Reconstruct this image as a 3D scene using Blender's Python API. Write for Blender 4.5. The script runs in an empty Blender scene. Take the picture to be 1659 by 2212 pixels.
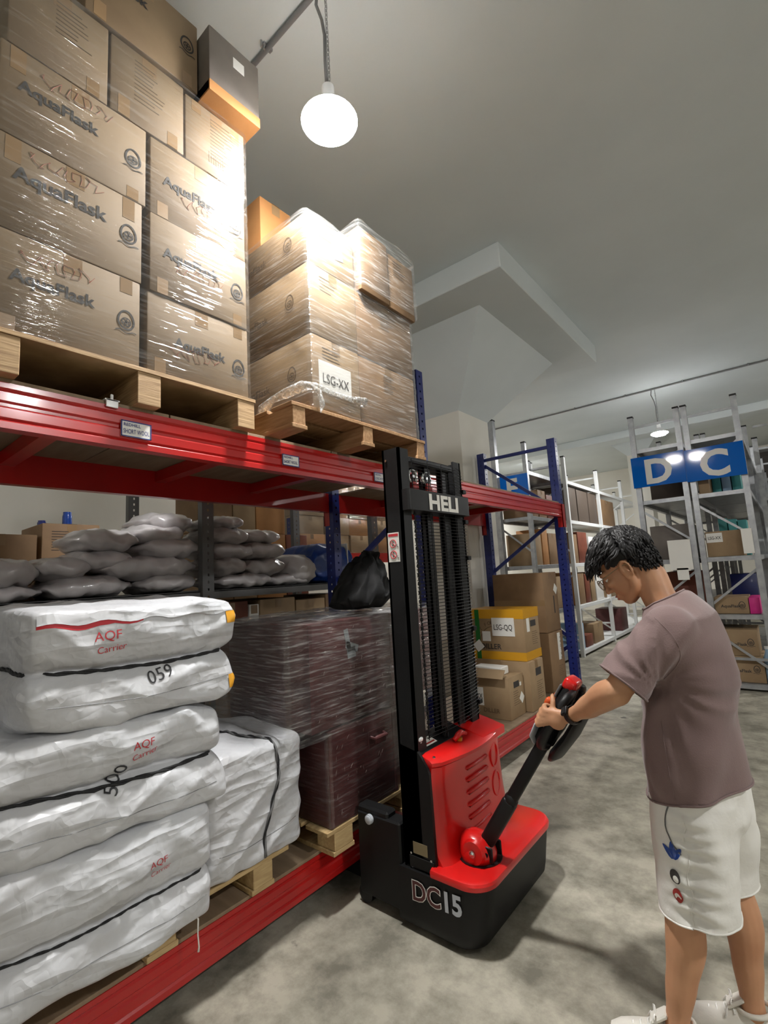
import bpy, bmesh, math, random
import numpy as np
from mathutils import Vector, Matrix, noise
from mathutils.bvhtree import BVHTree
random.seed(7)
PI = math.pi
SC = bpy.context.scene
COL = SC.collection
V = Vector

# ---------------------------------------------------------------- camera
cam_d = bpy.data.cameras.new('camera')
cam = bpy.data.objects.new('camera', cam_d)
COL.objects.link(cam)
cam_d.sensor_fit = 'HORIZONTAL'
cam_d.sensor_width = 36.0
cam_d.lens = 1052.139 / 1659 * 36.0
cam_d.clip_start = 0.05
cam_d.clip_end = 100
_yaw, _pit, _rol = 0.683681, 0.130224, -0.0569563
_f = V((-math.sin(_yaw) * math.cos(_pit), math.cos(_yaw) * math.cos(_pit), math.sin(_pit)))
_r = V((math.cos(_yaw), math.sin(_yaw), 0))
_u = _r.cross(_f)
_r2 = math.cos(_rol) * _r + math.sin(_rol) * _u
_u2 = -math.sin(_rol) * _r + math.cos(_rol) * _u
cam.matrix_world = Matrix(((_r2.x, _u2.x, -_f.x, 1.85), (_r2.y, _u2.y, -_f.y, 0), (_r2.z, _u2.z, -_f.z, 1.5), (0, 0, 0, 1)))
SC.camera = cam
# ---------------------------------------------------------------- world, exposure
w = bpy.data.worlds.new('world')
SC.world = w
w.use_nodes = True
w.node_tree.nodes['Background'].inputs[0].default_value = (0.8, 0.82, 0.85, 1)
w.node_tree.nodes['Background'].inputs[1].default_value = 0.15
SC.view_settings.view_transform = 'Standard'
SC.view_settings.look = 'None'
SC.view_settings.gamma = 1
SC.view_settings.use_curve_mapping = False
SC.view_settings.exposure = 0.66
SC.cycles.max_bounces = 10
SC.cycles.diffuse_bounces = 7
SC.cycles.glossy_bounces = 3
SC.cycles.transparent_max_bounces = 16
SC.cycles.caustics_reflective = False
SC.cycles.caustics_refractive = False
LAMP_POWER = 500.0      # radiance of a lit lamp face
# lamps of the hall hang on a grid: x along the aisles, y between the conduits
LAMP_SPOTS = [(0.42, 1.51), (0.41, 9.43), (4.4, 1.51), (4.4, 9.43), (-3.4, -6.4), (4.4, -6.4), (-3.3, 6.3), (8.4, 1.51), (8.4, 9.43), (-3.6, 13.4)]

# ---------------------------------------------------------------- helpers
def lin(c):
    return tuple(((x / 255) / 12.92 if x <= 10 else ((x / 255 + 0.055) / 1.055) ** 2.4) for x in c) + (1,)

OFF = {}
def tag(o, label, cat=None, group=None, kind=None):
    if label: o['label'] = label
    if cat: o['category'] = cat
    if group: o['group'] = group
    if kind: o['kind'] = kind
    return o

def thing(name, label, cat, loc=(0, 0, 0), group=None, rz=0):
    o = bpy.data.objects.new(name, None)
    COL.objects.link(o)
    o.location = loc
    o.rotation_euler = (0, 0, rz)
    o.empty_display_size = 0.1
    OFF[o.name] = V(loc)
    return tag(o, label, cat, group)

class MB:
    def __init__(s): s.bm = bmesh.new()
    def box(s, x0, x1, y0, y1, z0, z1, bev=0, seg=1):
        bm = s.bm
        vs = [bm.verts.new((x, y, z)) for x in (x0, x1) for y in (y0, y1) for z in (z0, z1)]
        fs = [bm.faces.new([vs[i] for i in q]) for q in ((0, 1, 3, 2), (4, 6, 7, 5), (0, 4, 5, 1), (2, 3, 7, 6), (0, 2, 6, 4), (1, 5, 7, 3))]
        if bev:
            es = list({e for f in fs for e in f.edges})
            bmesh.ops.bevel(bm, geom=es, offset=bev, segments=seg, affect='EDGES', profile=0.5)
        return s
    def obox(s, c, size, m=None, bev=0, seg=1):
        t = MB().box(-size[0] / 2, size[0] / 2, -size[1] / 2, size[1] / 2, -size[2] / 2, size[2] / 2, bev, seg)
        return s.add(t, Matrix.Translation(V(c)) @ (m.to_4x4() if m else Matrix()))
    def add(s, t, m=None):
        if m: t.bm.transform(m)
        me = bpy.data.meshes.new('t'); t.bm.to_mesh(me); t.bm.free()
        s.bm.from_mesh(me); bpy.data.meshes.remove(me)
        return s
    def ring(s, pts): return [s.bm.verts.new(p) for p in pts]
    def bridge(s, a, b, closed=True):
        n = len(a)
        for i in range(n if closed else n - 1):
            j = (i + 1) % n
            s.bm.faces.new((a[i], a[j], b[j], b[i]))
    def loft(s, rings, caps=True, closed=True):
        R = [s.ring(r) for r in rings]
        for a, b in zip(R, R[1:]): s.bridge(a, b, closed)
        if caps:
            s.bm.faces.new(R[0][::-1]); s.bm.faces.new(R[-1])
        return s
    def tube(s, pts, r, n=10, caps=True):
        pts = [V(p) for p in pts]
        rs = r if isinstance(r, (list, tuple)) else [r] * len(pts)
        t0 = (pts[1] - pts[0]).normalized()
        ref = V((0, 0, 1)) if abs(t0.z) < 0.9 else V((1, 0, 0))
        a = t0.cross(ref).normalized()
        rings = []
        for i, p in enumerate(pts):
            t = ((pts[min(i + 1, len(pts) - 1)] - pts[max(i - 1, 0)])).normalized()
            a = (a - t * a.dot(t)).normalized()
            b = t.cross(a)
            rings.append([p + (a * math.cos(k * 2 * PI / n) + b * math.sin(k * 2 * PI / n)) * rs[i] for k in range(n)])
        return s.loft(rings, caps)
    def cyl(s, p0, p1, r0, r1=None, n=16):
        return s.tube([p0, p1], [r0, r0 if r1 is None else r1], n)
    def prism(s, poly, axis, a0, a1):
        def P(q, a):
            return {'x': (a, q[0], q[1]), 'y': (q[0], a, q[1]), 'z': (q[0], q[1], a)}[axis]
        return s.loft([[P(q, a0) for q in poly], [P(q, a1) for q in poly]])
    def sphere(s, c, r, m=None, u=16, v=10):
        r = r if isinstance(r, (tuple, list)) else (r, r, r)
        M = Matrix.Translation(V(c)) @ (m.to_4x4() if m else Matrix()) @ Matrix.Diagonal((r[0], r[1], r[2], 1))
        bmesh.ops.create_uvsphere(s.bm, u_segments=u, v_segments=v, radius=1, matrix=M)
        return s
    def quad(s, a, b, c, d):
        s.bm.faces.new(s.ring((a, b, c, d))); return s

def ob(name, mb, mat, parent=None, smooth=False, local=False, label=None, ang=None):
    bm = mb.bm
    bmesh.ops.recalc_face_normals(bm, faces=bm.faces)
    if parent is not None and not local:
        bmesh.ops.translate(bm, verts=bm.verts, vec=-OFF[parent.name])
    me = bpy.data.meshes.new(name)
    bm.to_mesh(me); bm.free()
    return obm(name, me, mat, parent, smooth, label, ang)

def obm(name, me, mat, parent=None, smooth=False, label=None, ang=None):
    o = bpy.data.objects.new(name, me)
    COL.objects.link(o)
    if mat is not None and not me.materials: me.materials.append(mat)
    if smooth:
        me.polygons.foreach_set('use_smooth', [True] * len(me.polygons))
        if ang: me.set_sharp_from_angle(angle=math.radians(ang))
    if parent is not None:
        o.parent = parent
        OFF[o.name] = OFF.get(parent.name, V((0, 0, 0)))
    else:
        OFF[o.name] = V((0, 0, 0))
    if label: o['label'] = label
    return o

def copy_tree(o, parent=None):
    c = o.copy(); COL.objects.link(c)
    if parent is not None: c.parent = parent
    for ch in [k for k in KIDS.get(o.name, o.children)]: copy_tree(ch, c)
    return c
KIDS = {}

def rrect(x0, x1, y0, y1, r, n=5):
    out = []
    for cx, cy, a0 in ((x1 - r, y1 - r, 0), (x0 + r, y1 - r, 90), (x0 + r, y0 + r, 180), (x1 - r, y0 + r, 270)):
        for k in range(n + 1):
            a = math.radians(a0 + 90 * k / n)
            out.append((cx + r * math.cos(a), cy + r * math.sin(a)))
    return out

def basis(x, y):
    x = V(x).normalized(); y = V(y).normalized(); z = x.cross(y).normalized(); y = z.cross(x)
    return Matrix((x, y, z)).transposed()

# ---------------------------------------------------------------- materials
def mat(name, col, rough=0.6, metal=0.0, col2=None, ns=8.0, nd=4.0, stretch=(1, 1, 1), bump=0.0, bs=40.0, coat=0.0, spec=0.5, contrast=(0.35, 0.65), bstretch=None, sheen=0, emit=0):
    m = bpy.data.materials.new(name); m.use_nodes = True
    nt = m.node_tree; N = nt.nodes; L = nt.links
    b = N['Principled BSDF']
    b.inputs['Base Color'].default_value = lin(col)
    b.inputs['Roughness'].default_value = rough
    b.inputs['Metallic'].default_value = metal
    b.inputs['Specular IOR Level'].default_value = spec
    if coat: b.inputs['Coat Weight'].default_value = coat; b.inputs['Coat Roughness'].default_value = 0.12
    if sheen: b.inputs['Sheen Weight'].default_value = sheen
    if emit:
        b.inputs['Emission Color'].default_value = lin(col); b.inputs['Emission Strength'].default_value = emit
    if col2 or bump:
        tc = N.new('ShaderNodeTexCoord')
        mp = N.new('ShaderNodeMapping'); mp.inputs['Scale'].default_value = stretch
        L.new(tc.outputs['Object'], mp.inputs[0])
    if col2:
        n = N.new('ShaderNodeTexNoise'); n.inputs['Scale'].default_value = ns; n.inputs['Detail'].default_value = nd
        L.new(mp.outputs[0], n.inputs['Vector'])
        r = N.new('ShaderNodeValToRGB')
        r.color_ramp.elements[0].position = contrast[0]; r.color_ramp.elements[0].color = lin(col)
        r.color_ramp.elements[1].position = contrast[1]; r.color_ramp.elements[1].color = lin(col2)
        L.new(n.outputs['Fac'], r.inputs[0]); L.new(r.outputs[0], b.inputs['Base Color'])
    if bump:
        n2 = N.new('ShaderNodeTexNoise'); n2.inputs['Scale'].default_value = bs; n2.inputs['Detail'].default_value = 3
        mp2 = N.new('ShaderNodeMapping'); mp2.inputs['Scale'].default_value = bstretch or stretch
        L.new(tc.outputs['Object'], mp2.inputs[0]); L.new(mp2.outputs[0], n2.inputs['Vector'])
        bp = N.new('ShaderNodeBump'); bp.inputs['Strength'].default_value = bump; bp.inputs['Distance'].default_value = 0.01
        L.new(n2.outputs['Fac'], bp.inputs['Height']); L.new(bp.outputs[0], b.inputs['Normal'])
    return m

def film_mat(name, tint=(235, 235, 232), rough=0.13, haze=0.05, stretch=(1, 1, 30), bs=5, strength=0.6, mx=0.5):
    """clear stretch film: mostly see-through, glossy, with pulled streaks"""
    m = bpy.data.materials.new(name); m.use_nodes = True
    nt = m.node_tree; N = nt.nodes; L = nt.links
    for n in list(N): N.remove(n)
    out = N.new('ShaderNodeOutputMaterial')
    tr = N.new('ShaderNodeBsdfTransparent'); tr.inputs[0].default_value = (0.97, 0.97, 0.965, 1)
    gl = N.new('ShaderNodeBsdfGlossy'); gl.inputs['Roughness'].default_value = rough
    df = N.new('ShaderNodeBsdfDiffuse'); df.inputs[0].default_value = lin(tint)
    tc = N.new('ShaderNodeTexCoord'); mp = N.new('ShaderNodeMapping'); mp.inputs['Scale'].default_value = stretch
    L.new(tc.outputs['Object'], mp.inputs[0])
    n = N.new('ShaderNodeTexNoise'); n.inputs['Scale'].default_value = bs; n.inputs['Detail'].default_value = 2.5; n.inputs['Distortion'].default_value = 0.4
    L.new(mp.outputs[0], n.inputs['Vector'])
    bp = N.new('ShaderNodeBump'); bp.inputs['Strength'].default_value = strength; bp.inputs['Distance'].default_value = 0.012
    L.new(n.outputs['Fac'], bp.inputs['Height'])
    L.new(bp.outputs[0], gl.inputs['Normal'])
    fr = N.new('ShaderNodeFresnel'); fr.inputs['IOR'].default_value = 1.5
    sc = N.new('ShaderNodeMath'); sc.operation = 'MULTIPLY_ADD'; sc.inputs[1].default_value = mx * 1.6; sc.inputs[2].default_value = 0.03
    L.new(fr.outputs[0], sc.inputs[0])
    mn = N.new('ShaderNodeMath'); mn.operation = 'MINIMUM'; mn.inputs[1].default_value = 0.32; L.new(sc.outputs[0], mn.inputs[0]); sc = mn
    n2 = N.new('ShaderNodeTexNoise'); n2.inputs['Scale'].default_value = bs * 1.7; n2.inputs['Detail'].default_value = 4
    L.new(mp.outputs[0], n2.inputs['Vector'])
    r2 = N.new('ShaderNodeMapRange'); r2.inputs['From Min'].default_value = 0.5; r2.inputs['From Max'].default_value = 0.75
    r2.inputs['To Min'].default_value = haze * 0.4; r2.inputs['To Max'].default_value = haze * 3
    L.new(n2.outputs['Fac'], r2.inputs['Value'])
    m1 = N.new('ShaderNodeMixShader'); L.new(r2.outputs[0], m1.inputs[0]); L.new(tr.outputs[0], m1.inputs[1]); L.new(df.outputs[0], m1.inputs[2])
    m2 = N.new('ShaderNodeMixShader'); L.new(sc.outputs[0], m2.inputs[0]); L.new(m1.outputs[0], m2.inputs[1]); L.new(gl.outputs[0], m2.inputs[2])
    L.new(m2.outputs[0], out.inputs[0])
    return m

def floor_mat():
    m = mat('worn_concrete', (142, 137, 123), 0.55, 0, (182, 176, 160), 1.3, 8, contrast=(0.3, 0.7), bump=0.12, bs=60)
    nt = m.node_tree; N = nt.nodes; L = nt.links; b = N['Principled BSDF']
    src = b.inputs['Base Color'].links[0].from_socket
    tc = [n for n in N if n.type == 'TEX_COORD'][0]
    n = N.new('ShaderNodeTexNoise'); n.inputs['Scale'].default_value = 4.5; n.inputs['Detail'].default_value = 9; n.inputs['Roughness'].default_value = 0.68
    L.new(tc.outputs['Object'], n.inputs['Vector'])
    r = N.new('ShaderNodeValToRGB'); r.color_ramp.elements[0].position = 0.36; r.color_ramp.elements[1].position = 0.6
    r.color_ramp.elements[0].color = (0.33, 0.33, 0.31, 1); r.color_ramp.elements[1].color = (1, 1, 1, 1)
    L.new(n.outputs['Fac'], r.inputs[0])
    mx = N.new('ShaderNodeMix'); mx.data_type = 'RGBA'; mx.blend_type = 'MULTIPLY'; mx.inputs[0].default_value = 0.85
    L.new(src, mx.inputs[6]); L.new(r.outputs[0], mx.inputs[7])
    # scattered black scuffs
    n2 = N.new('ShaderNodeTexNoise'); n2.inputs['Scale'].default_value = 5.5; n2.inputs['Detail'].default_value = 6
    mp = N.new('ShaderNodeMapping'); mp.inputs['Location'].default_value = (3.3, 1.7, 0); L.new(tc.outputs['Object'], mp.inputs[0]); L.new(mp.outputs[0], n2.inputs['Vector'])
    r2 = N.new('ShaderNodeValToRGB'); r2.color_ramp.elements[0].position = 0.70; r2.color_ramp.elements[1].position = 0.74
    r2.color_ramp.elements[0].color = (1, 1, 1, 1); r2.color_ramp.elements[1].color = (0.25, 0.25, 0.26, 1)
    L.new(n2.outputs['Fac'], r2.inputs[0])
    mx2 = N.new('ShaderNodeMix'); mx2.data_type = 'RGBA'; mx2.blend_type = 'MULTIPLY'; mx2.inputs[0].default_value = 1
    L.new(mx.outputs[2], mx2.inputs[6]); L.new(r2.outputs[0], mx2.inputs[7]); L.new(mx2.outputs[2], b.inputs['Base Color'])
    return m

M = {}
def bale_mat():
    m = mat('white_woven_plastic', (200, 202, 206), 0.34, 0, (186, 186, 188), 2, 6, spec=0.5)
    nt = m.node_tree; N = nt.nodes; L = nt.links; b = N['Principled BSDF']
    tc = N.new('ShaderNodeTexCoord'); h = None
    # two families of pulled creases plus small crumples
    for rot, sc, st in (((0.6, 0, 0), (5, 4, 22), 0.36), ((-0.75, 0.2, 0), (5, 5, 18), 0.36), ((0.2, 0, 0.4), (26, 26, 26), 0.18)):
        mp = N.new('ShaderNodeMapping'); mp.inputs['Rotation'].default_value = rot; mp.inputs['Scale'].default_value = sc
        L.new(tc.outputs['Object'], mp.inputs[0])
        n = N.new('ShaderNodeTexNoise'); n.inputs['Scale'].default_value = 0.6; n.inputs['Detail'].default_value = 1.5
        L.new(mp.outputs[0], n.inputs['Vector'])
        s1 = N.new('ShaderNodeMath'); s1.operation = 'SUBTRACT'; s1.inputs[1].default_value = 0.5; L.new(n.outputs['Fac'], s1.inputs[0])
        s2 = N.new('ShaderNodeMath'); s2.operation = 'ABSOLUTE'; L.new(s1.outputs[0], s2.inputs[0])
        s3 = N.new('ShaderNodeMath'); s3.operation = 'MINIMUM'; s3.inputs[1].default_value = 0.12; L.new(s2.outputs[0], s3.inputs[0])
        bp = N.new('ShaderNodeBump'); bp.inputs['Strength'].default_value = st; bp.inputs['Distance'].default_value = 0.09; bp.invert = True
        L.new(s3.outputs[0], bp.inputs['Height'])
        if h: L.new(h.outputs[0], bp.inputs['Normal'])
        h = bp
    L.new(h.outputs[0], b.inputs['Normal'])
    return m
M['floor'] = floor_mat()
M['paint'] = mat('cream_paint', (219, 226, 228), 0.75, 0, (210, 217, 219), 0.8, 6, bump=0.05, bs=30)
M['wallp'] = mat('wall_paint', (226, 223, 214), 0.8, 0, (217, 213, 203), 1.2, 5)
M['card'] = mat('cardboard', (156, 131, 99), 0.7, 0, (142, 117, 87), 5, 6, bump=0.06, bs=25, stretch=(1, 1, 1))
M['cardo'] = mat('olive_cardboard', (136, 115, 88), 0.7, 0, (124, 103, 78), 5, 6, bump=0.06, bs=25)
M['card2'] = mat('dark_cardboard', (138, 109, 78), 0.7, 0, (124, 97, 69), 5, 6, bump=0.06, bs=25)
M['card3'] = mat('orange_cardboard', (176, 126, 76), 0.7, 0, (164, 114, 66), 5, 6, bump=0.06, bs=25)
M['cardg'] = mat('grey_cardboard', (120, 112, 104), 0.6, 0, (108, 100, 94), 5, 6, bump=0.06, bs=25)
M['tape'] = mat('packing_tape', (138, 111, 79), 0.3, 0, coat=0.2)
M['ytape'] = mat('yellow_tape', (206, 150, 30), 0.3)
M['gtape'] = mat('green_tape', (18, 104, 34), 0.35)
M['ink'] = mat('dark_ink', (52, 48, 46), 0.75)
M['inkf'] = mat('faded_ink', (104, 84, 62), 0.75)
M['redink'] = mat('red_marker', (160, 88, 70), 0.7)
M['redp'] = mat('red_marker_fresh', (190, 40, 50), 0.6)
M['blackp'] = mat('black_marker', (22, 22, 26), 0.5)
M['bluep'] = mat('blue_marker', (40, 52, 120), 0.6)
M['paper'] = mat('paper', (226, 224, 218), 0.75)
M['ply'] = mat('plywood', (178, 148, 108), 0.65, 0, (150, 120, 84), 6, 5, stretch=(1, 1, 22), bump=0.15, bs=8, contrast=(0.4, 0.6))
M['pine'] = mat('pine', (172, 136, 98), 0.65, 0, (146, 110, 74), 5, 5, stretch=(1.5, 14, 14), bump=0.1, bs=10)
M['pinel'] = mat('pale_pine', (192, 166, 120), 0.65, 0, (170, 142, 98), 5, 5, stretch=(14, 2, 14), bump=0.1, bs=10)
M['deck'] = mat('shelf_board', (142, 122, 98), 0.7, 0, (122, 102, 80), 3, 6, stretch=(1, 6, 1), bump=0.1, bs=30)
M['red'] = mat('red_paint', (178, 26, 24), 0.3, 0, (166, 22, 22), 4, 4, coat=0.25)
M['blue'] = mat('blue_paint', (24, 40, 112), 0.38, 0, (20, 33, 98), 6, 4, coat=0.15)
M['blk'] = mat('black_paint', (10, 10, 11), 0.5, 0, spec=0.35, bump=0.03, bs=200)
M['blkp'] = mat('black_plastic', (15, 15, 16), 0.5, spec=0.4)
M['blkm'] = mat('dark_steel', (24, 24, 26), 0.42, 0.3, spec=0.4)
M['chrome'] = mat('chrome', (200, 200, 200), 0.18, 1)
M['steel'] = mat('galvanised_steel', (172, 174, 176), 0.38, 0.65, (150, 152, 155), 12, 4)
M['white'] = mat('white_paint', (224, 226, 226), 0.4)
M['gry'] = mat('grey_paint', (98, 98, 98), 0.5)
M['mred'] = mat('machine_red', (206, 24, 22), 0.28, 0, coat=0.4)
M['dred'] = mat('dull_red', (150, 36, 30), 0.45)
M['cable'] = mat('grey_cable', (130, 130, 132), 0.5)
M['film'] = film_mat('stretch_film', haze=0.03, rough=0.06, strength=0.55, mx=0.7, stretch=(0.8, 0.8, 13), bs=5)
M['filmh'] = film_mat('stretch_film_heavy', haze=0.10, rough=0.07, strength=1.0, mx=0.8, stretch=(0.9, 0.9, 12), bs=5)
M['filmb'] = film_mat('bunched_film', haze=0.35, rough=0.12, stretch=(8, 8, 8), bs=4, mx=0.9)
M['maroon'] = mat('maroon_trunk', (74, 32, 32), 0.5, 0, (92, 46, 44), 9, 8, bump=0.15, bs=20, contrast=(0.45, 0.75))
M['sack'] = mat('grey_sack', (204, 200, 201), 0.36, 0, (182, 178, 179), 6, 5, coat=0.5, bump=0.3, bs=16)
M['bale'] = bale_mat()
M['rope'] = mat('black_rope', (20, 20, 22), 0.7, bump=0.4, bs=120)
M['sign'] = mat('blue_sign', (0, 92, 182), 0.06, 0, spec=0.35)
M['signt'] = mat('sign_letter', (190, 188, 180), 0.3)
M['skin'] = mat('skin', (194, 145, 110), 0.5, 0, (184, 133, 99), 9, 4, bump=0.04, bs=60)
M['skin'].node_tree.nodes['Principled BSDF'].inputs['Subsurface Weight'].default_value = 0.08
M['skin'].node_tree.nodes['Principled BSDF'].inputs['Subsurface Radius'].default_value = (0.02, 0.008, 0.004)
M['tee'] = mat('mauve_cotton', (120, 99, 96), 0.85, 0, (112, 91, 89), 5, 4, bump=0.12, bs=240, sheen=0.2)
M['shorts'] = mat('white_crinkle_cloth', (222, 220, 214), 0.7, 0, bump=0.25, bs=30)
M['hair'] = mat('black_hair', (12, 11, 12), 0.5, 0, (24, 22, 22), 40, 3, spec=0.35)
M['shoe'] = mat('white_canvas', (216, 212, 202), 0.7, bump=0.1, bs=150)
M['lens'] = mat('tinted_lens', (60, 56, 50), 0.1)
M['tarp'] = mat('blue_tarp', (20, 66, 150), 0.3, 0, (14, 50, 120), 8, 4, bump=0.5, bs=12)
M['bag'] = mat('black_bag', (6, 6, 7), 0.85, bump=0.4, bs=14)
M['teal'] = mat('teal_carton', (60, 140, 140), 0.6)
M['pink'] = mat('pink_carton', (206, 40, 130), 0.6)
M['rust'] = mat('brown_red_carton', (120, 62, 42), 0.6, 0, (104, 52, 36), 6, 4)
M['dbrown'] = mat('dark_brown_carton', (84, 72, 62), 0.65)
M['bluebox'] = mat('pale_blue_carton', (150, 180, 205), 0.6)
M['win'] = mat('dark_blind', (66, 60, 54), 0.5, 0, (54, 48, 44), 3, 2, stretch=(1, 1, 20))
M['greyplate'] = mat('pale_grey_plastic', (176, 180, 186), 0.4)
M['orange'] = mat('orange_plastic', (216, 88, 36), 0.4)
M['gold'] = mat('yellow_patch', (214, 152, 34), 0.45)
M['scrape'] = mat('scraped_paint', (150, 130, 124), 0.6)
M['plate'] = mat('worn_nameplate', (150, 138, 110), 0.3, 0.7)
M['duct'] = mat('silver_tape', (150, 156, 160), 0.35, 0.2)
lampm = bpy.data.materials.new('lit_diffuser'); lampm.use_nodes = True
_b = lampm.node_tree.nodes['Principled BSDF']
_b.inputs['Base Color'].default_value = (0.9, 0.9, 0.9, 1)
_b.inputs['Emission Color'].default_value = (1.0, 0.99, 0.975, 1)
_b.inputs['Emission Strength'].default_value = LAMP_POWER

rimm = lampm.copy(); rimm.name = 'lit_rim'  # glow added to the lamp rim to brighten the ceiling
rimm.node_tree.nodes['Principled BSDF'].inputs['Emission Strength'].default_value = 85.0

# ---------------------------------------------------------------- text
def txt(s, size, org, xd, yd, m, parent, name='printed_lettering', bold=0.0, lift=0.0012, label=None, align='LEFT', local=False, sx=1.0):
    cu = bpy.data.curves.new('t', 'FONT'); cu.body = s; cu.size = size; cu.offset = bold * size; cu.align_x = align
    cu.resolution_u = 3
    t = bpy.data.objects.new('t', cu); COL.objects.link(t)
    dg = bpy.context.evaluated_depsgraph_get()
    me = bpy.data.meshes.new_from_object(t.evaluated_get(dg))
    bpy.data.objects.remove(t); bpy.data.curves.remove(cu)
    B = basis(xd, yd).to_4x4()
    z = V(xd).normalized().cross(V(yd).normalized()).normalized()
    me.transform(Matrix.Translation(V(org) + z * lift) @ B @ Matrix.Diagonal((sx, 1, 1, 1)))
    if parent is not None and not local: me.transform(Matrix.Translation(-OFF[parent.name]))
    me.name = name; me.materials.clear()
    return obm(name, me, m, parent, label=label)

def flat(name, m, parent, org, xd, yd, w, h, th=0.0012, label=None, local=False, lift=0.0):
    """a thin card lying on a surface: org = lower left corner"""
    x = V(xd).normalized(); y = V(yd).normalized(); z = x.cross(y).normalized()
    B = basis(xd, yd)
    mb = MB().obox(V(org) + x * w / 2 + y * h / 2 + z * (th / 2 + lift), (w, h, th), B)
    return ob(name, mb, m, parent, label=label, local=local)

def scribble(org, xd, yd, w, h, m, parent, seed=0, loops=5, r=0.0016, local=False, name='marker_scribble'):
    rd = random.Random(seed); x = V(xd).normalized(); y = V(yd).normalized(); z = x.cross(y)
    pts = []
    for i in range(loops * 6 + 1):
        t = i / (loops * 6)
        pts.append(V(org) + x * (t * w + 0.25 * w / loops * math.sin(i * 1.9 + rd.random())) + y * (h * (0.5 + 0.5 * math.sin(i * 1.05 + rd.uniform(-.5, .5)))) + z * 0.001)
    return ob(name, MB().tube(pts, r, 4), m, parent, local=local)

def logo(c, xd, yd, s, m, parent, local=False):
    """outlined drop with a wheel inside and a ripple below"""
    x = V(xd).normalized(); y = V(yd).normalized(); z = x.cross(y); c = V(c) + z * 0.0012
    mb = MB()
    def strip(pts, wd, closed):
        n = len(pts); a = []; b = []
        for i in range(n):
            p0 = pts[(i - 1) % n] if closed or i else pts[i]; p1 = pts[(i + 1) % n] if closed or i < n - 1 else pts[i]
            d = V((p1[0] - p0[0], p1[1] - p0[1], 0)).normalized()
            a.append(c + x * (pts[i][0] - d.y * wd) + y * (pts[i][1] + d.x * wd)); b.append(c + x * (pts[i][0] + d.y * wd) + y * (pts[i][1] - d.x * wd))
        mb.bridge(mb.ring(a), mb.ring(b), closed)
    drop = []
    for k in range(24):
        a = 2 * PI * k / 24; rr = s * (0.42 + 0.14 * max(0, math.sin(a)) ** 3)
        drop.append((rr * math.cos(a) * 0.9, rr * math.sin(a)))
    strip(drop, s * 0.045, True)
    strip([(s * 0.22 * math.cos(2 * PI * k / 16), s * 0.22 * math.sin(2 * PI * k / 16) - s * 0.04) for k in range(16)], s * 0.03, True)
    for k in range(3):
        a = PI * k / 3 + 0.3
        strip([(s * 0.2 * math.cos(a), s * 0.2 * math.sin(a) - s * 0.04), (-s * 0.2 * math.cos(a), -s * 0.2 * math.sin(a) - s * 0.04)], s * 0.025, False)
    strip([(s * (-0.5 + k * 0.1), s * (-0.56 + 0.06 * math.sin(k * 0.9))) for k in range(11)], s * 0.025, False)
    return ob('printed_emblem', mb, m, parent, local=local)

# ---------------------------------------------------------------- hall
def struct(name, mb, m, parent=None, smooth=False):
    o = ob(name, mb, m, parent, smooth)
    if parent is None: o['kind'] = 'structure'
    return o
struct('floor', MB().box(-6, 12, -9, 17, -0.1, 0), M['floor'])
struct('ceiling', MB().box(-6, 12, -9, 17, 4.5, 4.62), M['paint'])
struct('wall_left', MB().box(-6.1, -5.0, -9, 17, 0, 4.5), M['wallp'])
struct('wall_right', MB().box(12, 12.1, -9, 17, 0, 4.5), M['wallp'])
struct('wall_front', MB().box(-6, 12, -9.1, -9, 0, 4.5), M['wallp'])
struct('wall_far', MB().box(-6, 12, 17, 17.1, 0, 4.5), M['wallp'])
struct('trim_1', MB().box(-5, 12, 12.0, 12.5, 4.33, 4.5, 0.01), M['paint'])
col = thing('column', None, None, (-1.38, 5.45, 0)); col['kind'] = 'structure'
ob('column_shaft', MB().box(-1.75, -1.02, 5.07, 5.82, 0, 3.45), M['wallp'], col)
def sq(cx, cy, hx, hy, z): return [(cx - hx, cy - hy, z), (cx + hx, cy - hy, z), (cx + hx, cy + hy, z), (cx - hx, cy + hy, z)]
ob('column_capital', MB().loft([sq(-1.385, 5.445, 0.365, 0.375, 3.45), sq(-1.33, 5.44, 1.03, 1.03, 4.25)]), M['paint'], col)
ob('drop_panel', MB().box(-2.82, 0.16, 3.96, 6.91, 4.25, 4.5, 0.008), M['paint'], col)
col2 = thing('column', None, None, (-0.65, 13.2, 0)); col2['kind'] = 'structure'
ob('column_shaft', MB().box(-0.90, -0.48, 13.0, 13.5, 0, 4.1), M['wallp'], col2)
ob('column_capital', MB().loft([sq(-0.69, 13.25, 0.21, 0.25, 4.1), sq(-0.69, 13.25, 0.6, 0.6, 4.5)]), M['paint'], col2)
win = thing('window_1', None, None, (1.9, 16.97, 3.6)); win['kind'] = 'structure'
ob('window_blind', MB().box(1.35, 3.6, 16.93, 16.96, 2.85, 4.3), M['win'], win)
fr = MB()
for b in ((1.28, 3.67, 2.78, 2.85), (1.28, 3.67, 4.3, 4.37), (1.28, 1.35, 2.85, 4.3), (3.6, 3.67, 2.85, 4.3), (2.45, 2.5, 2.85, 4.3)):
    fr.box(b[0], b[1], 16.9, 17.0, b[2], b[3])
ob('window_frame', fr, M['gry'], win)

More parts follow.
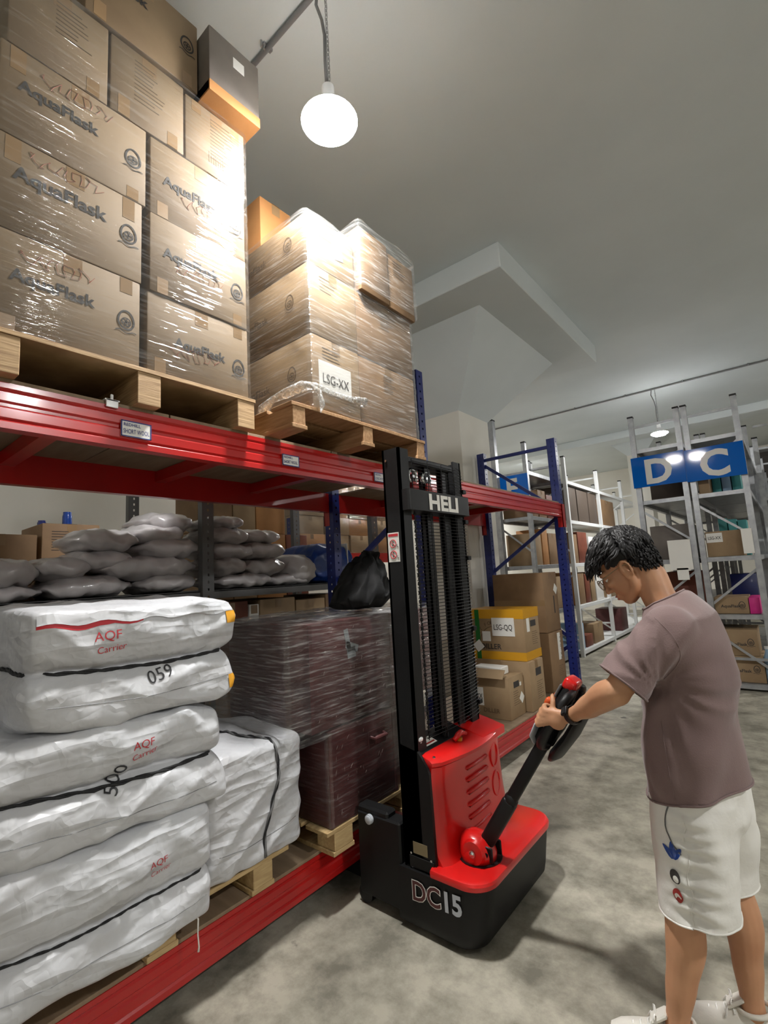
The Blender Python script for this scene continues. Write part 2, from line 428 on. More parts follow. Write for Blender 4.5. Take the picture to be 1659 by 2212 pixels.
# conduits and lamps
def conduit(y, x0, x1, label, drops):
    t = thing('conduit', label, 'conduit', ((x0 + x1) / 2, y, 4.48))
    ob('pipe', MB().cyl((x0, y, 4.482), (x1, y, 4.482), 0.014, n=10), M['cable'], t, True)
    x = x0 + 0.35
    while x < x1:
        ob('saddle', MB().box(x - 0.012, x + 0.012, y - 0.03, y + 0.03, 4.485, 4.5).cyl((x, y - 0.022, 4.46), (x, y - 0.022, 4.5), 0.006, n=8).cyl((x, y - 0.04, 4.46), (x, y - 0.04, 4.5), 0.006, n=8), M['steel'], t)
        x += 0.9
conduit(1.525, -4.9, 9.5, 'pale grey conduit along the ceiling above the nearest hanging lamp', 0)
conduit(9.45, -4.9, 9.5, 'thin grey conduit on the far ceiling carrying the distant lamp', 0)
LL = ['bright round lamp hanging on a chain above the wrapped cartons', 'distant round lamp glowing behind the D and C sign', 'round lamp over the side aisle behind the worker', 'round lamp over the side aisle beyond the D and C racks',
      'round lamp behind the photographer over the far left aisle', 'round lamp behind the photographer over the side aisle', 'round lamp over the distant red rack behind the sacks', 'round lamp over the second side aisle, near end', 'round lamp over the second side aisle, far end', 'round lamp in the far corner behind the white shelving']
def lamp(i, x, y):
    t = thing('pendant_lamp', LL[i], 'lamp', (x, y, 3.66), None)
    z = 3.66
    ob('lamp_housing', MB().loft([[(x + r * math.cos(k * PI / 14), y + r * math.sin(k * PI / 14), zz) for k in range(28)] for r, zz in ((0.030, z + 0.20), (0.034, z + 0.11), (0.06, z + 0.09), (0.105, z + 0.040), (0.126, z + 0.022), (0.126, z + 0.004), (0.113, z + 0.003))]), M['white'], t, True, ang=40)
    ob('diffuser', MB().loft([[(x + r * math.cos(k * PI / 14), y + r * math.sin(k * PI / 14), zz) for k in range(28)] for r, zz in ((0.112, z + 0.004), (0.110, z - 0.006), (0.090, z - 0.020), (0.04, z - 0.029), (0.006, z - 0.030))]), lampm, t, True)
    ob('glow_rim', MB().tube([(x + 0.126 * math.cos(k * PI / 14), y + 0.126 * math.sin(k * PI / 14), z + 0.012) for k in range(29)], 0.009, 6, caps=False), rimm, t, True)
    ch = MB()
    n = 24 if i < 2 else 0
    for k in range(n):
        zz = z + 0.2 + (4.46 - z - 0.2) * (k + 0.5) / n
        a = 0 if k % 2 else PI / 2
        ch.tube([(x + 0.012 + 0.007 * math.cos(q * PI / 4) * math.cos(a), y + 0.007 * math.cos(q * PI / 4) * math.sin(a), zz + 0.018 * math.sin(q * PI / 4)) for q in range(9)], 0.0022, 4)
    if n: ob('chain', ch, M['steel'], t)['kind'] = 'stuff'
    ob('cord', MB().tube([(x - 0.006, y, z + 0.18), (x - 0.010, y, z + 0.35), (x - 0.006, y, z + 0.5), (x - 0.02, y, z + 0.6), (x - 0.055, y, z + 0.72), (x - 0.04, y, z + 0.81)], 0.008, 8), M['cable'], t, True)
for i, p in enumerate(LAMP_SPOTS): lamp(i, *p)
# ---------------------------------------------------------------- red and blue pallet rack
def perforated(mb, P, width, height, pitch=0.055, hw=0.016, hh=0.014):
    """a steel strip with a real row of holes; P(u, v) gives the point"""
    n = int(height / pitch)
    q = lambda a: mb.bm.verts.new(P(*a))
    u0, u1, um = 0, width, width / 2
    for i in range(n):
        a, b = i * pitch, ((i + 1) * pitch if i < n - 1 else height)
        c = a + pitch / 2
        o = [q(k) for k in ((u0, a), (u1, a), (u1, b), (u0, b))]
        h = [q(k) for k in ((um - hw / 2, c - hh / 2), (um + hw / 2, c - hh / 2), (um + hw / 2, c + hh / 2), (um - hw / 2, c + hh / 2))]
        mb.bridge(o, h)

def upright(parent, x0, x1, y, top, m, name='upright', w=0.075):
    """open channel post: perforated face towards the aisle, side webs, standing on a foot plate"""
    mb = MB(); y0, y1 = y - w / 2, y + w / 2
    perforated(mb, lambda u, v: (x1, y0 + u, v), w, top)
    perforated(mb, lambda u, v: (x0 + u, y0, v), x1 - x0, top, hw=0.012)
    perforated(mb, lambda u, v: (x0 + u, y1, v), x1 - x0, top, hw=0.012)
    for yy in (y0, y1 - 0.012): mb.box(x0, x0 + 0.003, yy, yy + 0.012, 0, top)
    mb.box(x0 - 0.02, x1 + 0.02, y0 - 0.02, y1 + 0.02, 0, 0.006)
    return ob(name, mb, m, parent)

BEAMP = [(0, 0), (0, 0.022), (-0.006, 0.030), (0.0, 0.036), (0, 0.066), (-0.007, 0.073), (-0.007, 0.083), (0, 0.09), (0, 0.118), (-0.006, 0.124), (0, 0.132), (0, 0.15), (-0.05, 0.15), (-0.05, 0)]
def beam(parent, xf, y0, y1, z0, h, m, s=1, name='beam'):
    mb = MB().prism([(xf + s * p[0], z0 + p[1] * h / 0.15) for p in BEAMP], 'y', y0, y1)
    bmesh.ops.recalc_face_normals(mb.bm, faces=mb.bm.faces)
    return ob(name, mb, m, parent)

def brace(parent, p0, p1, m, w=0.036, d=0.025, name='brace'):
    p0, p1 = V(p0), V(p1); a = p1 - p0; L = a.length
    B = basis(a, (0, 1, 0))
    return ob(name, MB().obox((p0 + p1) / 2, (L, d, w), B), m, parent)

RD = 0.98
rack = thing('pallet_rack', 'red beamed pallet rack with blue perforated uprights and plywood shelves, longest in the hall', 'rack', (-0.45, 2.7, 0))
UY = (0.03, 2.755, 5.40)
for y in UY:
    upright(rack, -0.095, -0.002, y, 2.93, M['blue'])
    upright(rack, -RD, -RD + 0.093, y, 2.93, M['blue'])
    brace(rack, (-RD + 0.05, y, 2.845), (-0.05, y, 2.845), M['blue'])
    for (za, zb) in ((2.80, 2.12), (1.45, 2.05), (1.38, 0.72), (0.1, 0.66)):
        brace(rack, (-RD + 0.05, y, za), (-0.05, y, zb), M['blue'])
for (a, b) in ((UY[0], UY[1]), (UY[1], UY[2])):
    y0, y1 = a + 0.04, b - 0.04
    for z in (2.03, 0.095):
        h = 0.15 if z > 1 else 0.14
        beam(rack, 0.0, y0, y1, z, h, M['red'])
        beam(rack, -RD, y0, y1, z, h, M['red'], -1)
        for yy in (y0, y1):
            for xa, xb in ((-0.052, 0.008), (-RD - 0.008, -RD + 0.052)):
                ob('beam_connector', MB().box(xa, xb, yy - (0.004 if yy == y0 else 0.0), yy + (0.0 if yy == y0 else 0.004), z - 0.11 * (z > 1), z + h - 0.005).box(xa + 0.005, xb, yy - (0.06 if yy == y1 else -0.06) - 0.0 - 0.02, yy + 0.02 - (0.06 if yy == y1 else -0.06), z - 0.0, z + 0.001), M['red'], rack)
                s = 1 if yy == y1 else -1
                ob('connector_plate', MB().box(xa - 0.002 if xa < -0.5 else -0.002, -RD if xa < -0.5 else 0.009, min(yy, yy + s * 0.075), max(yy, yy + s * 0.075), max(0.01, z - 0.11 * (z > 1)), z + h - 0.005), M['red'], rack)
        ny = (0.62, 1.35, 2.0) if a < 1 else (3.4, 4.1, 4.8)
        for yy in ny:
            ob('cross_support', MB().box(-RD + 0.05, -0.05, yy - 0.03, yy + 0.03, z + h - 0.065, z + h - 0.004), M['red'], rack)
        # shelf boards
        nb = 3; L = (b - a) / nb
        for k in range(nb):
            ob('shelf_board', MB().box(-RD + 0.004, -0.003, a + k * L + 0.003 + (0.09 if k == 0 else 0), a + (k + 1) * L - 0.003 - (0.09 if k == nb - 1 else 0), z + h, z + h + 0.014, 0.001), M['deck'], rack)
def shelf_card(y, z, w, h, lines):
    c = flat('shelf_card', M['paper'], rack, (0.004, y, z), (0, 1, 0), (0, 0, 1), w, h, 0.003)
    e = MB()
    for a in ((0, w, 0, 0.004), (0, w, h - 0.004, h), (0, 0.004, 0, h), (w - 0.004, w, 0, h)):
        e.box(0.006, 0.0085, y + a[0], y + a[1], z + a[2], z + a[3])
    ob('card_border', e, M['bluep'], c)
    txt(lines[0], h * 0.28, (0.0075, y + 0.008, z + h * 0.66), (0, 1, 0), (0, 0, 1), M['bluep'], c, 'handwriting', 0.01, sx=0.95)
    txt(lines[1], h * 0.40, (0.0075, y + 0.008, z + h * 0.2), (0, 1, 0.02), (0, 0, 1), M['bluep'], c, 'handwriting', 0.005, sx=0.58)
shelf_card(0.748, 2.070, 0.112, 0.062, ('REDHILL', 'SHORT WOOL'))
shelf_card(1.500, 2.066, 0.106, 0.056, ('REDHILL', 'SHORT WOOL'))
shelf_card(2.190, 2.064, 0.106, 0.056, ('REDHILL', 'LONG WOOL'))
cl = tag(ob('shelf_clip', MB().box(-0.02, 0.012, 0.69, 0.74, 2.194, 2.199).box(0.004, 0.012, 0.695, 0.735, 2.170, 2.198).box(-0.004, 0.004, 0.712, 0.722, 2.194, 2.222, 0.002), M['white']), 'small white plastic clip on the upper shelf edge above a shelf card', 'clip')

# ---------------------------------------------------------------- pallets
def pallet(label, x0, x1, y0, y1, z, ys, group, ply=False, hb=0.085, bw=0.08, wood='pine', blocks=False):
    """stringers run in x at the given y centres; boards run in y above, in x below"""
    t = thing('pallet', label, 'pallet', ((x0 + x1) / 2, (y0 + y1) / 2, z), group)
    zb = z if ply else z + 0.02
    zt = zb + (0.126 if ply else hb)
    for y in ys:
        if not ply:
            ob('bottom_board', MB().box(x0, x1, y - bw / 2 - 0.008, y + bw / 2 + 0.008, z, z + 0.02, 0.002), M[wood], t)
        if blocks:
            for xc in (x0 + 0.07, (x0 + x1) / 2, x1 - 0.06):
                ob('block', MB().box(xc - 0.06, xc + 0.06, y - bw / 2, y + bw / 2, zb, zt, 0.003), M['pinel'], t)
        else:
            ob('stringer', MB().box(x0 + 0.01, x1 - 0.004, y - bw / 2, y + bw / 2, zb, zt, 0.002), M['ply' if ply else wood], t)
    if ply:
        ob('top_sheet', MB().box(x0, x1, y0, y1, zt, zt + 0.016, 0.001), M['ply'], t)
    else:
        n = 6; wdt = (x1 - x0) / n
        for k in range(n):
            ob('top_board', MB().box(x0 + k * wdt + (0.0 if k == 0 else 0.015), x0 + (k + 1) * wdt - (0.0 if k == n - 1 else 0.015), y0, y1, zt, zt + 0.018, 0.002), M[wood], t)
    return t
ZD = 2.194
pallet('plywood pallet under the tall stack of cartons on the upper shelf', -0.93, 0.055, 0.33, 1.315, ZD, (0.378, 0.832, 1.266), 'loaded pallets on the rack', True, bw=0.088)
pallet('slatted pine pallet under the film wrapped cartons with the LSG-XX sheet', -0.80, 0.20, 1.405, 2.47, ZD, (1.452, 1.935, 2.425), 'loaded pallets on the rack', bw=0.075)
ZL = 0.249
pallet('pale pine block pallet under the white bales on the lower shelf', -0.95, 0.02, 0.25, 1.46, ZL, (0.31, 0.905, 1.325), 'loaded pallets on the rack', bw=0.095, hb=0.078, wood='pinel', blocks=True)
pallet('pale pine block pallet under the maroon trunks on the lower shelf', -0.88, 0.10, 1.615, 2.30, ZL, (1.72, 2.22), 'loaded pallets on the rack', bw=0.12, hb=0.078, wood='pinel', blocks=True)
ZP = ZL + 0.02 + 0.078 + 0.018    # top of the lower pallets

# ---------------------------------------------------------------- cartons
def carton(label, x0, x1, y0, y1, z0, z1, m='card', group=None, jit=0.0, tape=True, rz=0.0, name='carton', cat='carton', face_tape=False, seed=0):
    cx, cy = (x0 + x1) / 2, (y0 + y1) / 2
    hx, hy, h = (x1 - x0) / 2, (y1 - y0) / 2, z1 - z0
    t = thing(name, label, cat, (cx, cy, z0), group, rz)
    rd = random.Random(seed + int(x0 * 100) * 7 + int(y0 * 100) * 13 + int(z0 * 100))
    mb = MB()
    # bulging, slightly crushed cardboard
    mb.box(-hx, hx, -hy, hy, 0, h, min(0.006, 0.2 * min(hx, hy, h)), 2)
    ob('carton_body', mb, M[m], t, True, True, ang=35)
    if tape:
        w = 0.03
        tb = MB().box(-hx - 0.0006, hx + 0.0006, -w, w, h - 0.0002, h + 0.0006).box(hx - 0.0003, hx + 0.0006, -w, w, h - 0.07, h - 0.006).box(-hx - 0.0006, -hx + 0.0003, -w, w, h - 0.07, h - 0.006)
        ob('tape', tb, M['tape'], t, local=True)
    if face_tape:
        for yy in (-hy + 0.03, hy - 0.075):
            hh = rd.uniform(0.05, 0.09)
            ob('tape', MB().box(hx - 0.0003, hx + 0.0008, yy, yy + 0.045, h - hh - 0.006, h - 0.004) if rd.random() < 0.6 else MB().box(hx - 0.0003, hx + 0.0008, yy, yy + 0.045, 0.004, hh), M['tape'], t, local=True)
    return t

def front_print(t, hx, hy, h, s, z, size, emb=True, m='ink', y=None, bold=0.026, scr=None, mirror=False):
    """printing on the aisle face (+x) of a carton, in carton coordinates"""
    y = -hy + 0.055 if y is None else y
    o = txt(s, size, (hx + 0.0005, y, z), (0, 1, 0), (0, 0, 1), M[m], t, 'printed_lettering', bold, local=True)
    if emb: logo((hx + 0.0008, hy - 0.052, z - size * 0.15), (0, 1, 0), (0, 0, 1), 0.075, M[m], t, True)
    if scr is not None:
        scribble((hx + 0.0008, -hy + 0.07 + 0.01 * scr, z + size * (1.05 if scr % 2 else -1.0)), (0, 1, 0.1), (0, -0.1, 1), hy * 0.95, 0.05, M['redink'], t, scr, 5, 0.0008, True)

F1 = 0.03
A_ = 'AquaFlask'
def big(label, y0, y1, z0, z1, s=A_, zf=0.52, size=0.061, scr=None, emb=True, x1=F1, x0=-0.52, m='cardo', g='printed cartons stacked on the upper left pallet', rz=0, yoff=None, **k):
    t = carton(label, x0, x1, y0, y1, z0, z1, m, g, face_tape=True, rz=rz)
    if s: front_print(t, (x1 - x0) / 2, (y1 - y0) / 2, z1 - z0, s, (z1 - z0) * zf, size, emb, scr=scr, y=yoff, **k)
    return t
ZB = ZD + 0.126 + 0.017
big('printed carton at bottom left of the tall stack, on the plywood pallet', 0.335, 0.803, ZB, 2.688, scr=1)
big('printed carton at bottom right of the tall stack beside a dark slit', 0.83, 1.295, ZB, 2.675, zf=0.42, size=0.056, scr=2, yoff=-0.12)
big('printed carton second from the bottom in the left column of the tall stack, largest lettering', 0.332, 0.808, 2.69, 3.03, zf=0.56, size=0.070, scr=3)
big('printed carton second from the bottom in the right column of the tall stack', 0.836, 1.29, 2.677, 3.02, zf=0.5, size=0.061, scr=4, x1=0.036)
big('printed carton third from the bottom in the left column, taped patch at its lower left', 0.335, 0.822, 3.032, 3.375, zf=0.54, size=0.061, scr=5)
big('printed carton third from the bottom in the right column, brightly lit by the lamp', 0.838, 1.292, 3.022, 3.37, zf=0.46, size=0.061, scr=6)
def small_lines(t, hx, hy, h, n=9, y0=-0.04, m='inkf', seed=1, top=0.86, bars=False):
    rd = random.Random(seed); mb = MB()
    for k in range(n):
        z = h * top - k * 0.018
        mb.box(hx + 0.0002, hx + 0.0010, y0, y0 + rd.uniform(0.07, 0.13), z, z + 0.0045)
    if bars:
        for k in range(7):
            yy = y0 - 0.01 + k * 0.012
            mb.box(hx + 0.0002, hx + 0.0010, yy, yy + rd.uniform(0.003, 0.008), h * 0.18, h * 0.34)
    ob('printed_lines', mb, M[m], t, local=True)
t = big('plain faced carton in the fourth row of the tall stack, left of the lined carton', 0.352, 0.672, 3.378, 3.72, s=None)
small_lines(t, 0.275, 0.16, 0.34, 8, -0.02, seed=3)
t = big('carton with many fine printed lines in the fourth row, middle of three', 0.68, 0.985, 3.378, 3.718, s=None)
small_lines(t, 0.275, 0.15, 0.34, 11, -0.06, seed=4)
t = big('carton with printed lines and bars in the fourth row, right of three', 0.992, 1.298, 3.374, 3.70, s=None)
small_lines(t, 0.275, 0.15, 0.33, 12, -0.03, seed=5, bars=True)
big('printed carton of the fifth row with an emblem near its right edge, under the ceiling', 0.58, 1.045, 3.722, 4.075, s='Flask', zf=0.62, size=0.066, yoff=-0.13, x1=0.045)
t = carton('grey carton with a white slip jutting out at the top right of the tall stack', -0.36, 0.125, 1.055, 1.325, 3.705, 4.04, 'cardg', 'printed cartons stacked on the upper left pallet', tape=False)
ob('carton_base', MB().box(-0.24, 0.244, -0.135, 0.136, -0.004, 0.05), M['card3'], t, local=True, label='orange brown lower band')
flat('paper_slip', M['paper'], t, (0.2426, -0.01, 0.215), (0, 1, 0), (0, 0, 1), 0.06, 0.055, local=True)

def wrap(label, x0, x1, y0, y1, z0, z1, group, m='film', seed=0, step=0.016, amp=0.0012, r=0.03, sag=None):
    """film wound round a load: a thin many-banded sleeve"""
    rd = random.Random(seed); mb = MB(); rings = []
    n = max(3, int((z1 - z0) / step))
    base = []
    for (x, y) in rrect(x0, x1, y0, y1, r, 3): base.append((x, y))
    # subdivide long sides
    pts = []
    for i in range(len(base)):
        a, b = base[i], base[(i + 1) % len(base)]
        k = max(1, int(math.dist(a, b) / 0.08))
        for j in range(k): pts.append((a[0] + (b[0] - a[0]) * j / k, a[1] + (b[1] - a[1]) * j / k))
    cx, cy = (x0 + x1) / 2, (y0 + y1) / 2
    for i in range(n + 1):
        z = z0 + (z1 - z0) * i / n
        ring = []; a = rd.uniform(-amp, amp)
        for (x, y) in pts:
            e = a + amp * 1.5 * noise.noise(V((x * 4, y * 4, z * 3 + seed)))
            d = V((x - cx, y - cy)); dn = V((math.copysign(1, d.x) if abs(d.x) / (x1 - x0) > abs(d.y) / (y1 - y0) else 0, math.copysign(1, d.y) if abs(d.x) / (x1 - x0) <= abs(d.y) / (y1 - y0) else 0))
            zz = z + (0.012 * noise.noise(V((x * 3, y * 3, seed))) if 0 < i < n else 0.02 * noise.noise(V((x * 5, y * 5, seed + i))))
            ring.append((x + dn.x * e, y + dn.y * e, zz))
        rings.append(ring)
    mb.loft(rings, caps=False)
    return tag(ob('stretch_film', mb, M[m], None, True), label, 'film wrap', group)
wrap('clear film wound around the tall stack of printed cartons', -0.535, 0.047, 0.318, 1.312, 2.325, 3.72, 'film around the loads', 'film', 1)

# second pallet: cartons wrapped with the LSG-XX sheet
F2 = 0.16; G2 = 'cartons on the slatted upper pallet'
Z2 = ZD + 0.02 + 0.085 + 0.019
rows = ((Z2, 2.725), (2.727, 3.112), (3.114, 3.39))
nm = ('bottom', 'middle', 'top')
for i, (a, b) in enumerate(rows):
    t = carton('%s carton at the left front corner of the film wrapped stack%s' % (nm[i], (' bearing the LSG-XX sheet', ', printed end and edge', ' with a foil slip')[i]), -0.50, F2, 1.575, 1.925, a, b, 'card', G2)
    # print on the narrow end that faces left
    txt(A_, 0.062, (-0.30 + 0.17, -0.1755, (b - a) * 0.45), (1, 0, 0), (0, 0, 1), M['inkf'], t, 'printed_lettering', 0.01, local=True, align='CENTER')
    logo((0.18, -0.1758, (b - a) * 0.55), (1, 0, 0), (0, 0, 1), 0.08, M['inkf'], t, True)
    small_lines(t, 0.33, 0.175, b - a, 5, -0.10, seed=20 + i)
    if i == 0:
        c = flat('paper_sheet', M['paper'], t, (0.331, -0.13, 0.115), (0, 1, 0), (0, 0, 1), 0.235, 0.165, local=True)
        txt('LSG-XX', 0.072, (0.333, -0.012, 0.165), (0, 1, 0), (0, 0, 1), M['ink'], c, 'printed_lettering', 0.004, local=True, align='CENTER', sx=0.78)
    if i == 2:
        flat('foil_slip', M['duct'], t, (0.331, 0.02, 0.1), (0, 1, 0.2), (0, -0.2, 1), 0.07, 0.10, local=True)
    if i < 2:
        t = carton('%s carton at the right front of the film wrapped stack' % nm[i], -0.50, F2 - 0.004, 1.93, 2.45, a, b - 0.004, 'card2', G2)
        small_lines(t, 0.33, 0.26, b - a, 6, -0.05, seed=30 + i)
for j, (ya, yb) in enumerate(((1.945, 2.20), (2.205, 2.475))):
    t = carton('overhanging dark carton on top of the film wrapped stack, %s of two' % ('left', 'right')[j], -0.45, F2 + 0.035 - j * 0.01, ya, yb, 3.112, 3.50 - 0.025 * j, 'card2', G2)
    small_lines(t, 0.32, 0.13, 0.38, 6, -0.08, seed=40 + j)
for i, (a, b) in enumerate(((Z2, 2.725), (2.727, 3.112), (3.114, 3.39))):
    carton('%s carton of the rear row behind the film wrapped stack' % nm[i], -0.78, -0.51, 1.60, 2.40, a, b, 'card', G2)
carton('small orange lit open carton on the rear top of the film wrapped stack', -0.72, -0.33, 1.66, 1.90, 3.392, 3.82, 'card3', G2)  # orange lamplight put into the cardboard colour
wrap('clear film wound around the cartons with the LSG-XX sheet', -0.80, F2 + 0.014, 1.555, 2.468, 2.33, 3.40, 'film around the loads', 'filmh', 5, amp=0.0025)
wrap('clear film over the two overhanging top cartons', -0.47, F2 + 0.05, 1.935, 2.485, 3.13, 3.53, 'film around the loads', 'filmh', 6)
# bunched tail of film hanging at the pallet corner
def tail():
    mb = MB()
    p = [(-0.16, 1.50, 2.345), (-0.10, 1.475, 2.37), (-0.02, 1.47, 2.395), (0.08, 1.48, 2.41), (0.17, 1.50, 2.42), (0.205, 1.56, 2.425), (0.19, 1.66, 2.425), (0.182, 1.80, 2.43), (0.178, 1.93, 2.44)]
    mb.tube(p, [0.02, 0.028, 0.014, 0.022, 0.026, 0.016, 0.010, 0.016, 0.03], 10)
    q = [(0.20, 1.53, 2.42), (0.225, 1.555, 2.39), (0.226, 1.57, 2.33), (0.224, 1.565, 2.29)]
    mb.tube(q, [0.012, 0.014, 0.012, 0.004], 8)
    for v in mb.bm.verts: v.co += V((noise.noise(v.co * 30), noise.noise(v.co * 30 + V((5, 0, 0))), noise.noise(v.co * 30 + V((0, 9, 0))))) * 0.010
    tag(ob('film_tail', mb, M['filmb'], None, True), 'bunched twisted tail of clear film at the corner of the slatted pallet', 'film wrap', 'film around the loads')
tail()
# ---------------------------------------------------------------- soft goods helpers
def soft_box(c, size, n=(26, 26, 14), power=5.0, fn=None):
    """rounded cushion-like box; fn(p, u) may displace (u in -1..1 cube coords)"""
    mb = MB(); bm = mb.bm
    nx, ny, nz = n
    vid = {}
    def vert(i, j, k):
        key = (i, j, k)
        if key in vid: return vid[key]
        u = V((2 * i / nx - 1, 2 * j / ny - 1, 2 * k / nz - 1))
        # superellipsoid mapping of the cube surface
        m = max(abs(u.x), abs(u.y), abs(u.z))
        l = (abs(u.x) ** power + abs(u.y) ** power + abs(u.z) ** power) ** (1 / power)
        p = u / l if l else u
        q = V((p.x * size[0] / 2, p.y * size[1] / 2, p.z * size[2] / 2))
        if fn: q = fn(q, u, p)
        vid[key] = bm.verts.new(V(c) + q)
        return vid[key]
    for k in (0, nz):
        for i in range(nx):
            for j in range(ny):
                bm.faces.new([vert(*a) for a in ((i, j, k), (i + 1, j, k), (i + 1, j + 1, k), (i, j + 1, k))])
    for j in (0, ny):
        for i in range(nx):
            for k in range(nz):
                bm.faces.new([vert(*a) for a in ((i, j, k), (i + 1, j, k), (i + 1, j, k + 1), (i, j, k + 1))])
    for i in (0, nx):
        for j in range(ny):
            for k in range(nz):
                bm.faces.new([vert(*a) for a in ((i, j, k), (i, j + 1, k), (i, j + 1, k + 1), (i, j, k + 1))])
    return mb

def ridged(p, s, o=0.0):
    """sharp fold noise"""
    return 1 - abs(noise.noise(V((p.x * s, p.y * s, p.z * s)) + V((o, o * 2, -o)))) * 2

def bale(label, c, size, rope_z=None, seed=0, shear=0.0, tilt=0.0, group='white bales on the lower shelf', rope_col='rope', vert_rope=None, marks=(), tapes=(), flap=False, pin=0.045, rope_r=0.0062):
    t = thing('bale', label, 'bale', (c[0], c[1], c[2] - size[2] / 2), group)
    hx, hy, hz = size[0] / 2, size[1] / 2, size[2] / 2
    def fn(q, u, p):
        r = V(q)
        if rope_z is not None:
            d = (q.z - rope_z) / (0.36 * size[2])
            k = math.exp(-abs(d) * 5.5)
            r.x -= math.copysign(pin * k, q.x) * min(1, abs(q.x) / (0.6 * hx))
            r.y -= math.copysign(pin * 0.6 * k, q.y) * min(1, abs(q.y) / (0.7 * hy))
            bul = 0.016 * math.sin(PI * min(1, abs(d) * 0.6))
            r.x += math.copysign(bul, q.x) * (abs(u.x) == 1)
            # gathers running up from the rope
            g = math.exp(-abs(d) * 1.6)
            r.x += (0.010 * g) * math.copysign(1, q.x) * noise.noise(V((seed, q.y * 22, q.z * 3)))
        # long diagonal pulls and small crumples
        w1 = V((q.x * 3, (q.z * 0.82 - q.y * 0.57) * 7.5, (q.y * 0.82 + q.z * 0.57) * 1.5))
        w2 = V((q.x * 3, (q.z * 0.7 + q.y * 0.7) * 6.0, (q.y * 0.7 - q.z * 0.7) * 1.8))
        f = ridged(w1, 1.0, seed) * 0.55 + ridged(w2, 1.0, seed + 9) * 0.40 + 0.12 * noise.noise(q * 18 + V((seed, 0, 0)))
        nrm = V((u.x ** 5, u.y ** 5, u.z ** 5))
        if nrm.length: nrm.normalize()
        r += nrm * (0.030 * f - 0.014)
        r.y += 0.02 * noise.noise(V((q.z * 6, seed, q.x * 3)))
        r.z += shear * q.y + 0.02 * noise.noise(V((q.x * 3, q.y * 3, seed)))
        if r.z < -hz: r.z = -hz
        return r
    body = soft_box(c, size, (24, 96, 56), 15.0, fn)
    bm = body.bm; bm.normal_update()
    bvh = BVHTree.FromBMesh(bm)
    o = ob('bale_body', body, M['bale'], t, True)
    def hit(y, z, off=0.003, x=2.0):
        h = bvh.ray_cast(V((x, y, z)), V((-1, 0, 0)))
        return (h[0] + V((off, 0, 0))) if h[0] else V((c[0] + hx, y, z))
    def hity(x, z, off=0.003, y=-2.0):
        h = bvh.ray_cast(V((x, y, z)), V((0, 1, 0)))
        return (h[0] + V((0, -off, 0))) if h[0] else None
    if rope_z is not None:
        zr = c[2] + rope_z
        pts = []
        N = 30
        xa = c[0] - hx * 0.6
        for i in range(8):
            x = xa + (c[0] + hx - 0.09 - xa) * i / 7
            h = hity(x, zr + shear * (-hy) + 0.002, 0.004)
            if h: pts.append(h)
        for i in range(N + 1):
            y = c[1] - hy + 0.07 + (size[1] - 0.13) * i / N
            pts.append(hit(y, zr + shear * (y - c[1]) - 0.012 * math.sin(PI * i / N), 0.004))
        for a, b in ((1, 1),):
            for i in range(6):
                x = c[0] + hx - 0.09 - (c[0] + hx - 0.09 - xa) * i / 5
                h = bvh.ray_cast(V((x, c[1] + 2, zr + shear * hy)), V((0, -1, 0)))[0]
                if h: pts.append(h + V((0, 0.004, 0)))
        twist_rope(pts, rope_r, t)
    if vert_rope is not None:
        y0 = vert_rope
        pts = []
        for i in range(9):
            x = c[0] - 0.25 + (hx + 0.25 - 0.03) * i / 8
            h = bvh.ray_cast(V((x, y0 - 0.02 * (8 - i), 3)), V((0, 0, -1)))[0]
            if h: pts.append(h + V((0, 0, 0.005)))
        for i in range(24):
            z = c[2] + hz - 0.03 - (size[2] - 0.05) * i / 23
            pts.append(hit(y0 + 0.02 * math.sin(i * 0.24) - 0.0022 * i, z, 0.005))
        twist_rope(pts, 0.0062, t, True)
        kn = pts[0]
        mb = MB()
        for k in range(5):
            e = kn + V((0.02 + 0.012 * k, 0.012 * (k - 1), 0.0))
            mb.tube([kn + V((0, 0, 0.004)), kn + V((0.01 * k, 0.012 * (k - 2), 0.018)), e + V((0.02, 0.02 * (k - 2) * 0.5, 0.004))], [0.006, 0.007, 0.003], 6)
        mb.sphere(kn + V((0, 0, 0.006)), (0.016, 0.012, 0.012), u=8, v=6)
        ob('rope_knot', mb, M['rope'], t, True)
    for (s, sz, y, z, m, rot, bold) in marks:
        cu = txt(s, sz, (0, 0, 0), (1, 0, 0), (0, 1, 0), M[m], None, 'handwriting', bold, 0)
        me = cu.data; bm2 = bmesh.new(); bm2.from_mesh(me)
        bmesh.ops.subdivide_edges(bm2, edges=[e for e in bm2.edges if e.calc_length() > 0.02], cuts=2)
        ca, sa = math.cos(rot), math.sin(rot)
        for v in bm2.verts:
            a, b = v.co.x * ca - v.co.y * sa, v.co.x * sa + v.co.y * ca
            v.co = hit(y + a, z + b, 0.003) - OFF[t.name]
        bm2.to_mesh(me); bm2.free()
        cu.parent = t
    for (ya, yb, za, zb) in tapes:
        mb = MB(); R = []
        for i in range(6):
            R.append([hit(ya + (yb - ya) * i / 5, za + (zb - za) * j / 5, 0.004) for j in range(6)])
        V_ = [mb.ring(r) for r in R]
        for a, b in zip(V_, V_[1:]): mb.bridge(a, b, False)
        ob('patch', mb, M['gold'], t, True, label='yellow woven corner patch')
    # stitched seam low on the face
    sm = []
    for i in range(30):
        y = c[1] - hy + 0.05 + (size[1] - 0.1) * i / 29
        sm.append(hit(y, c[2] - 0.26 * size[2] + shear * (y - c[1]) - 0.05 * math.sin(PI * i / 29) * size[2], 0.0))
    ob('seam', MB().tube(sm, 0.0014, 4), M['gry'], t, label='grey stitched seam')
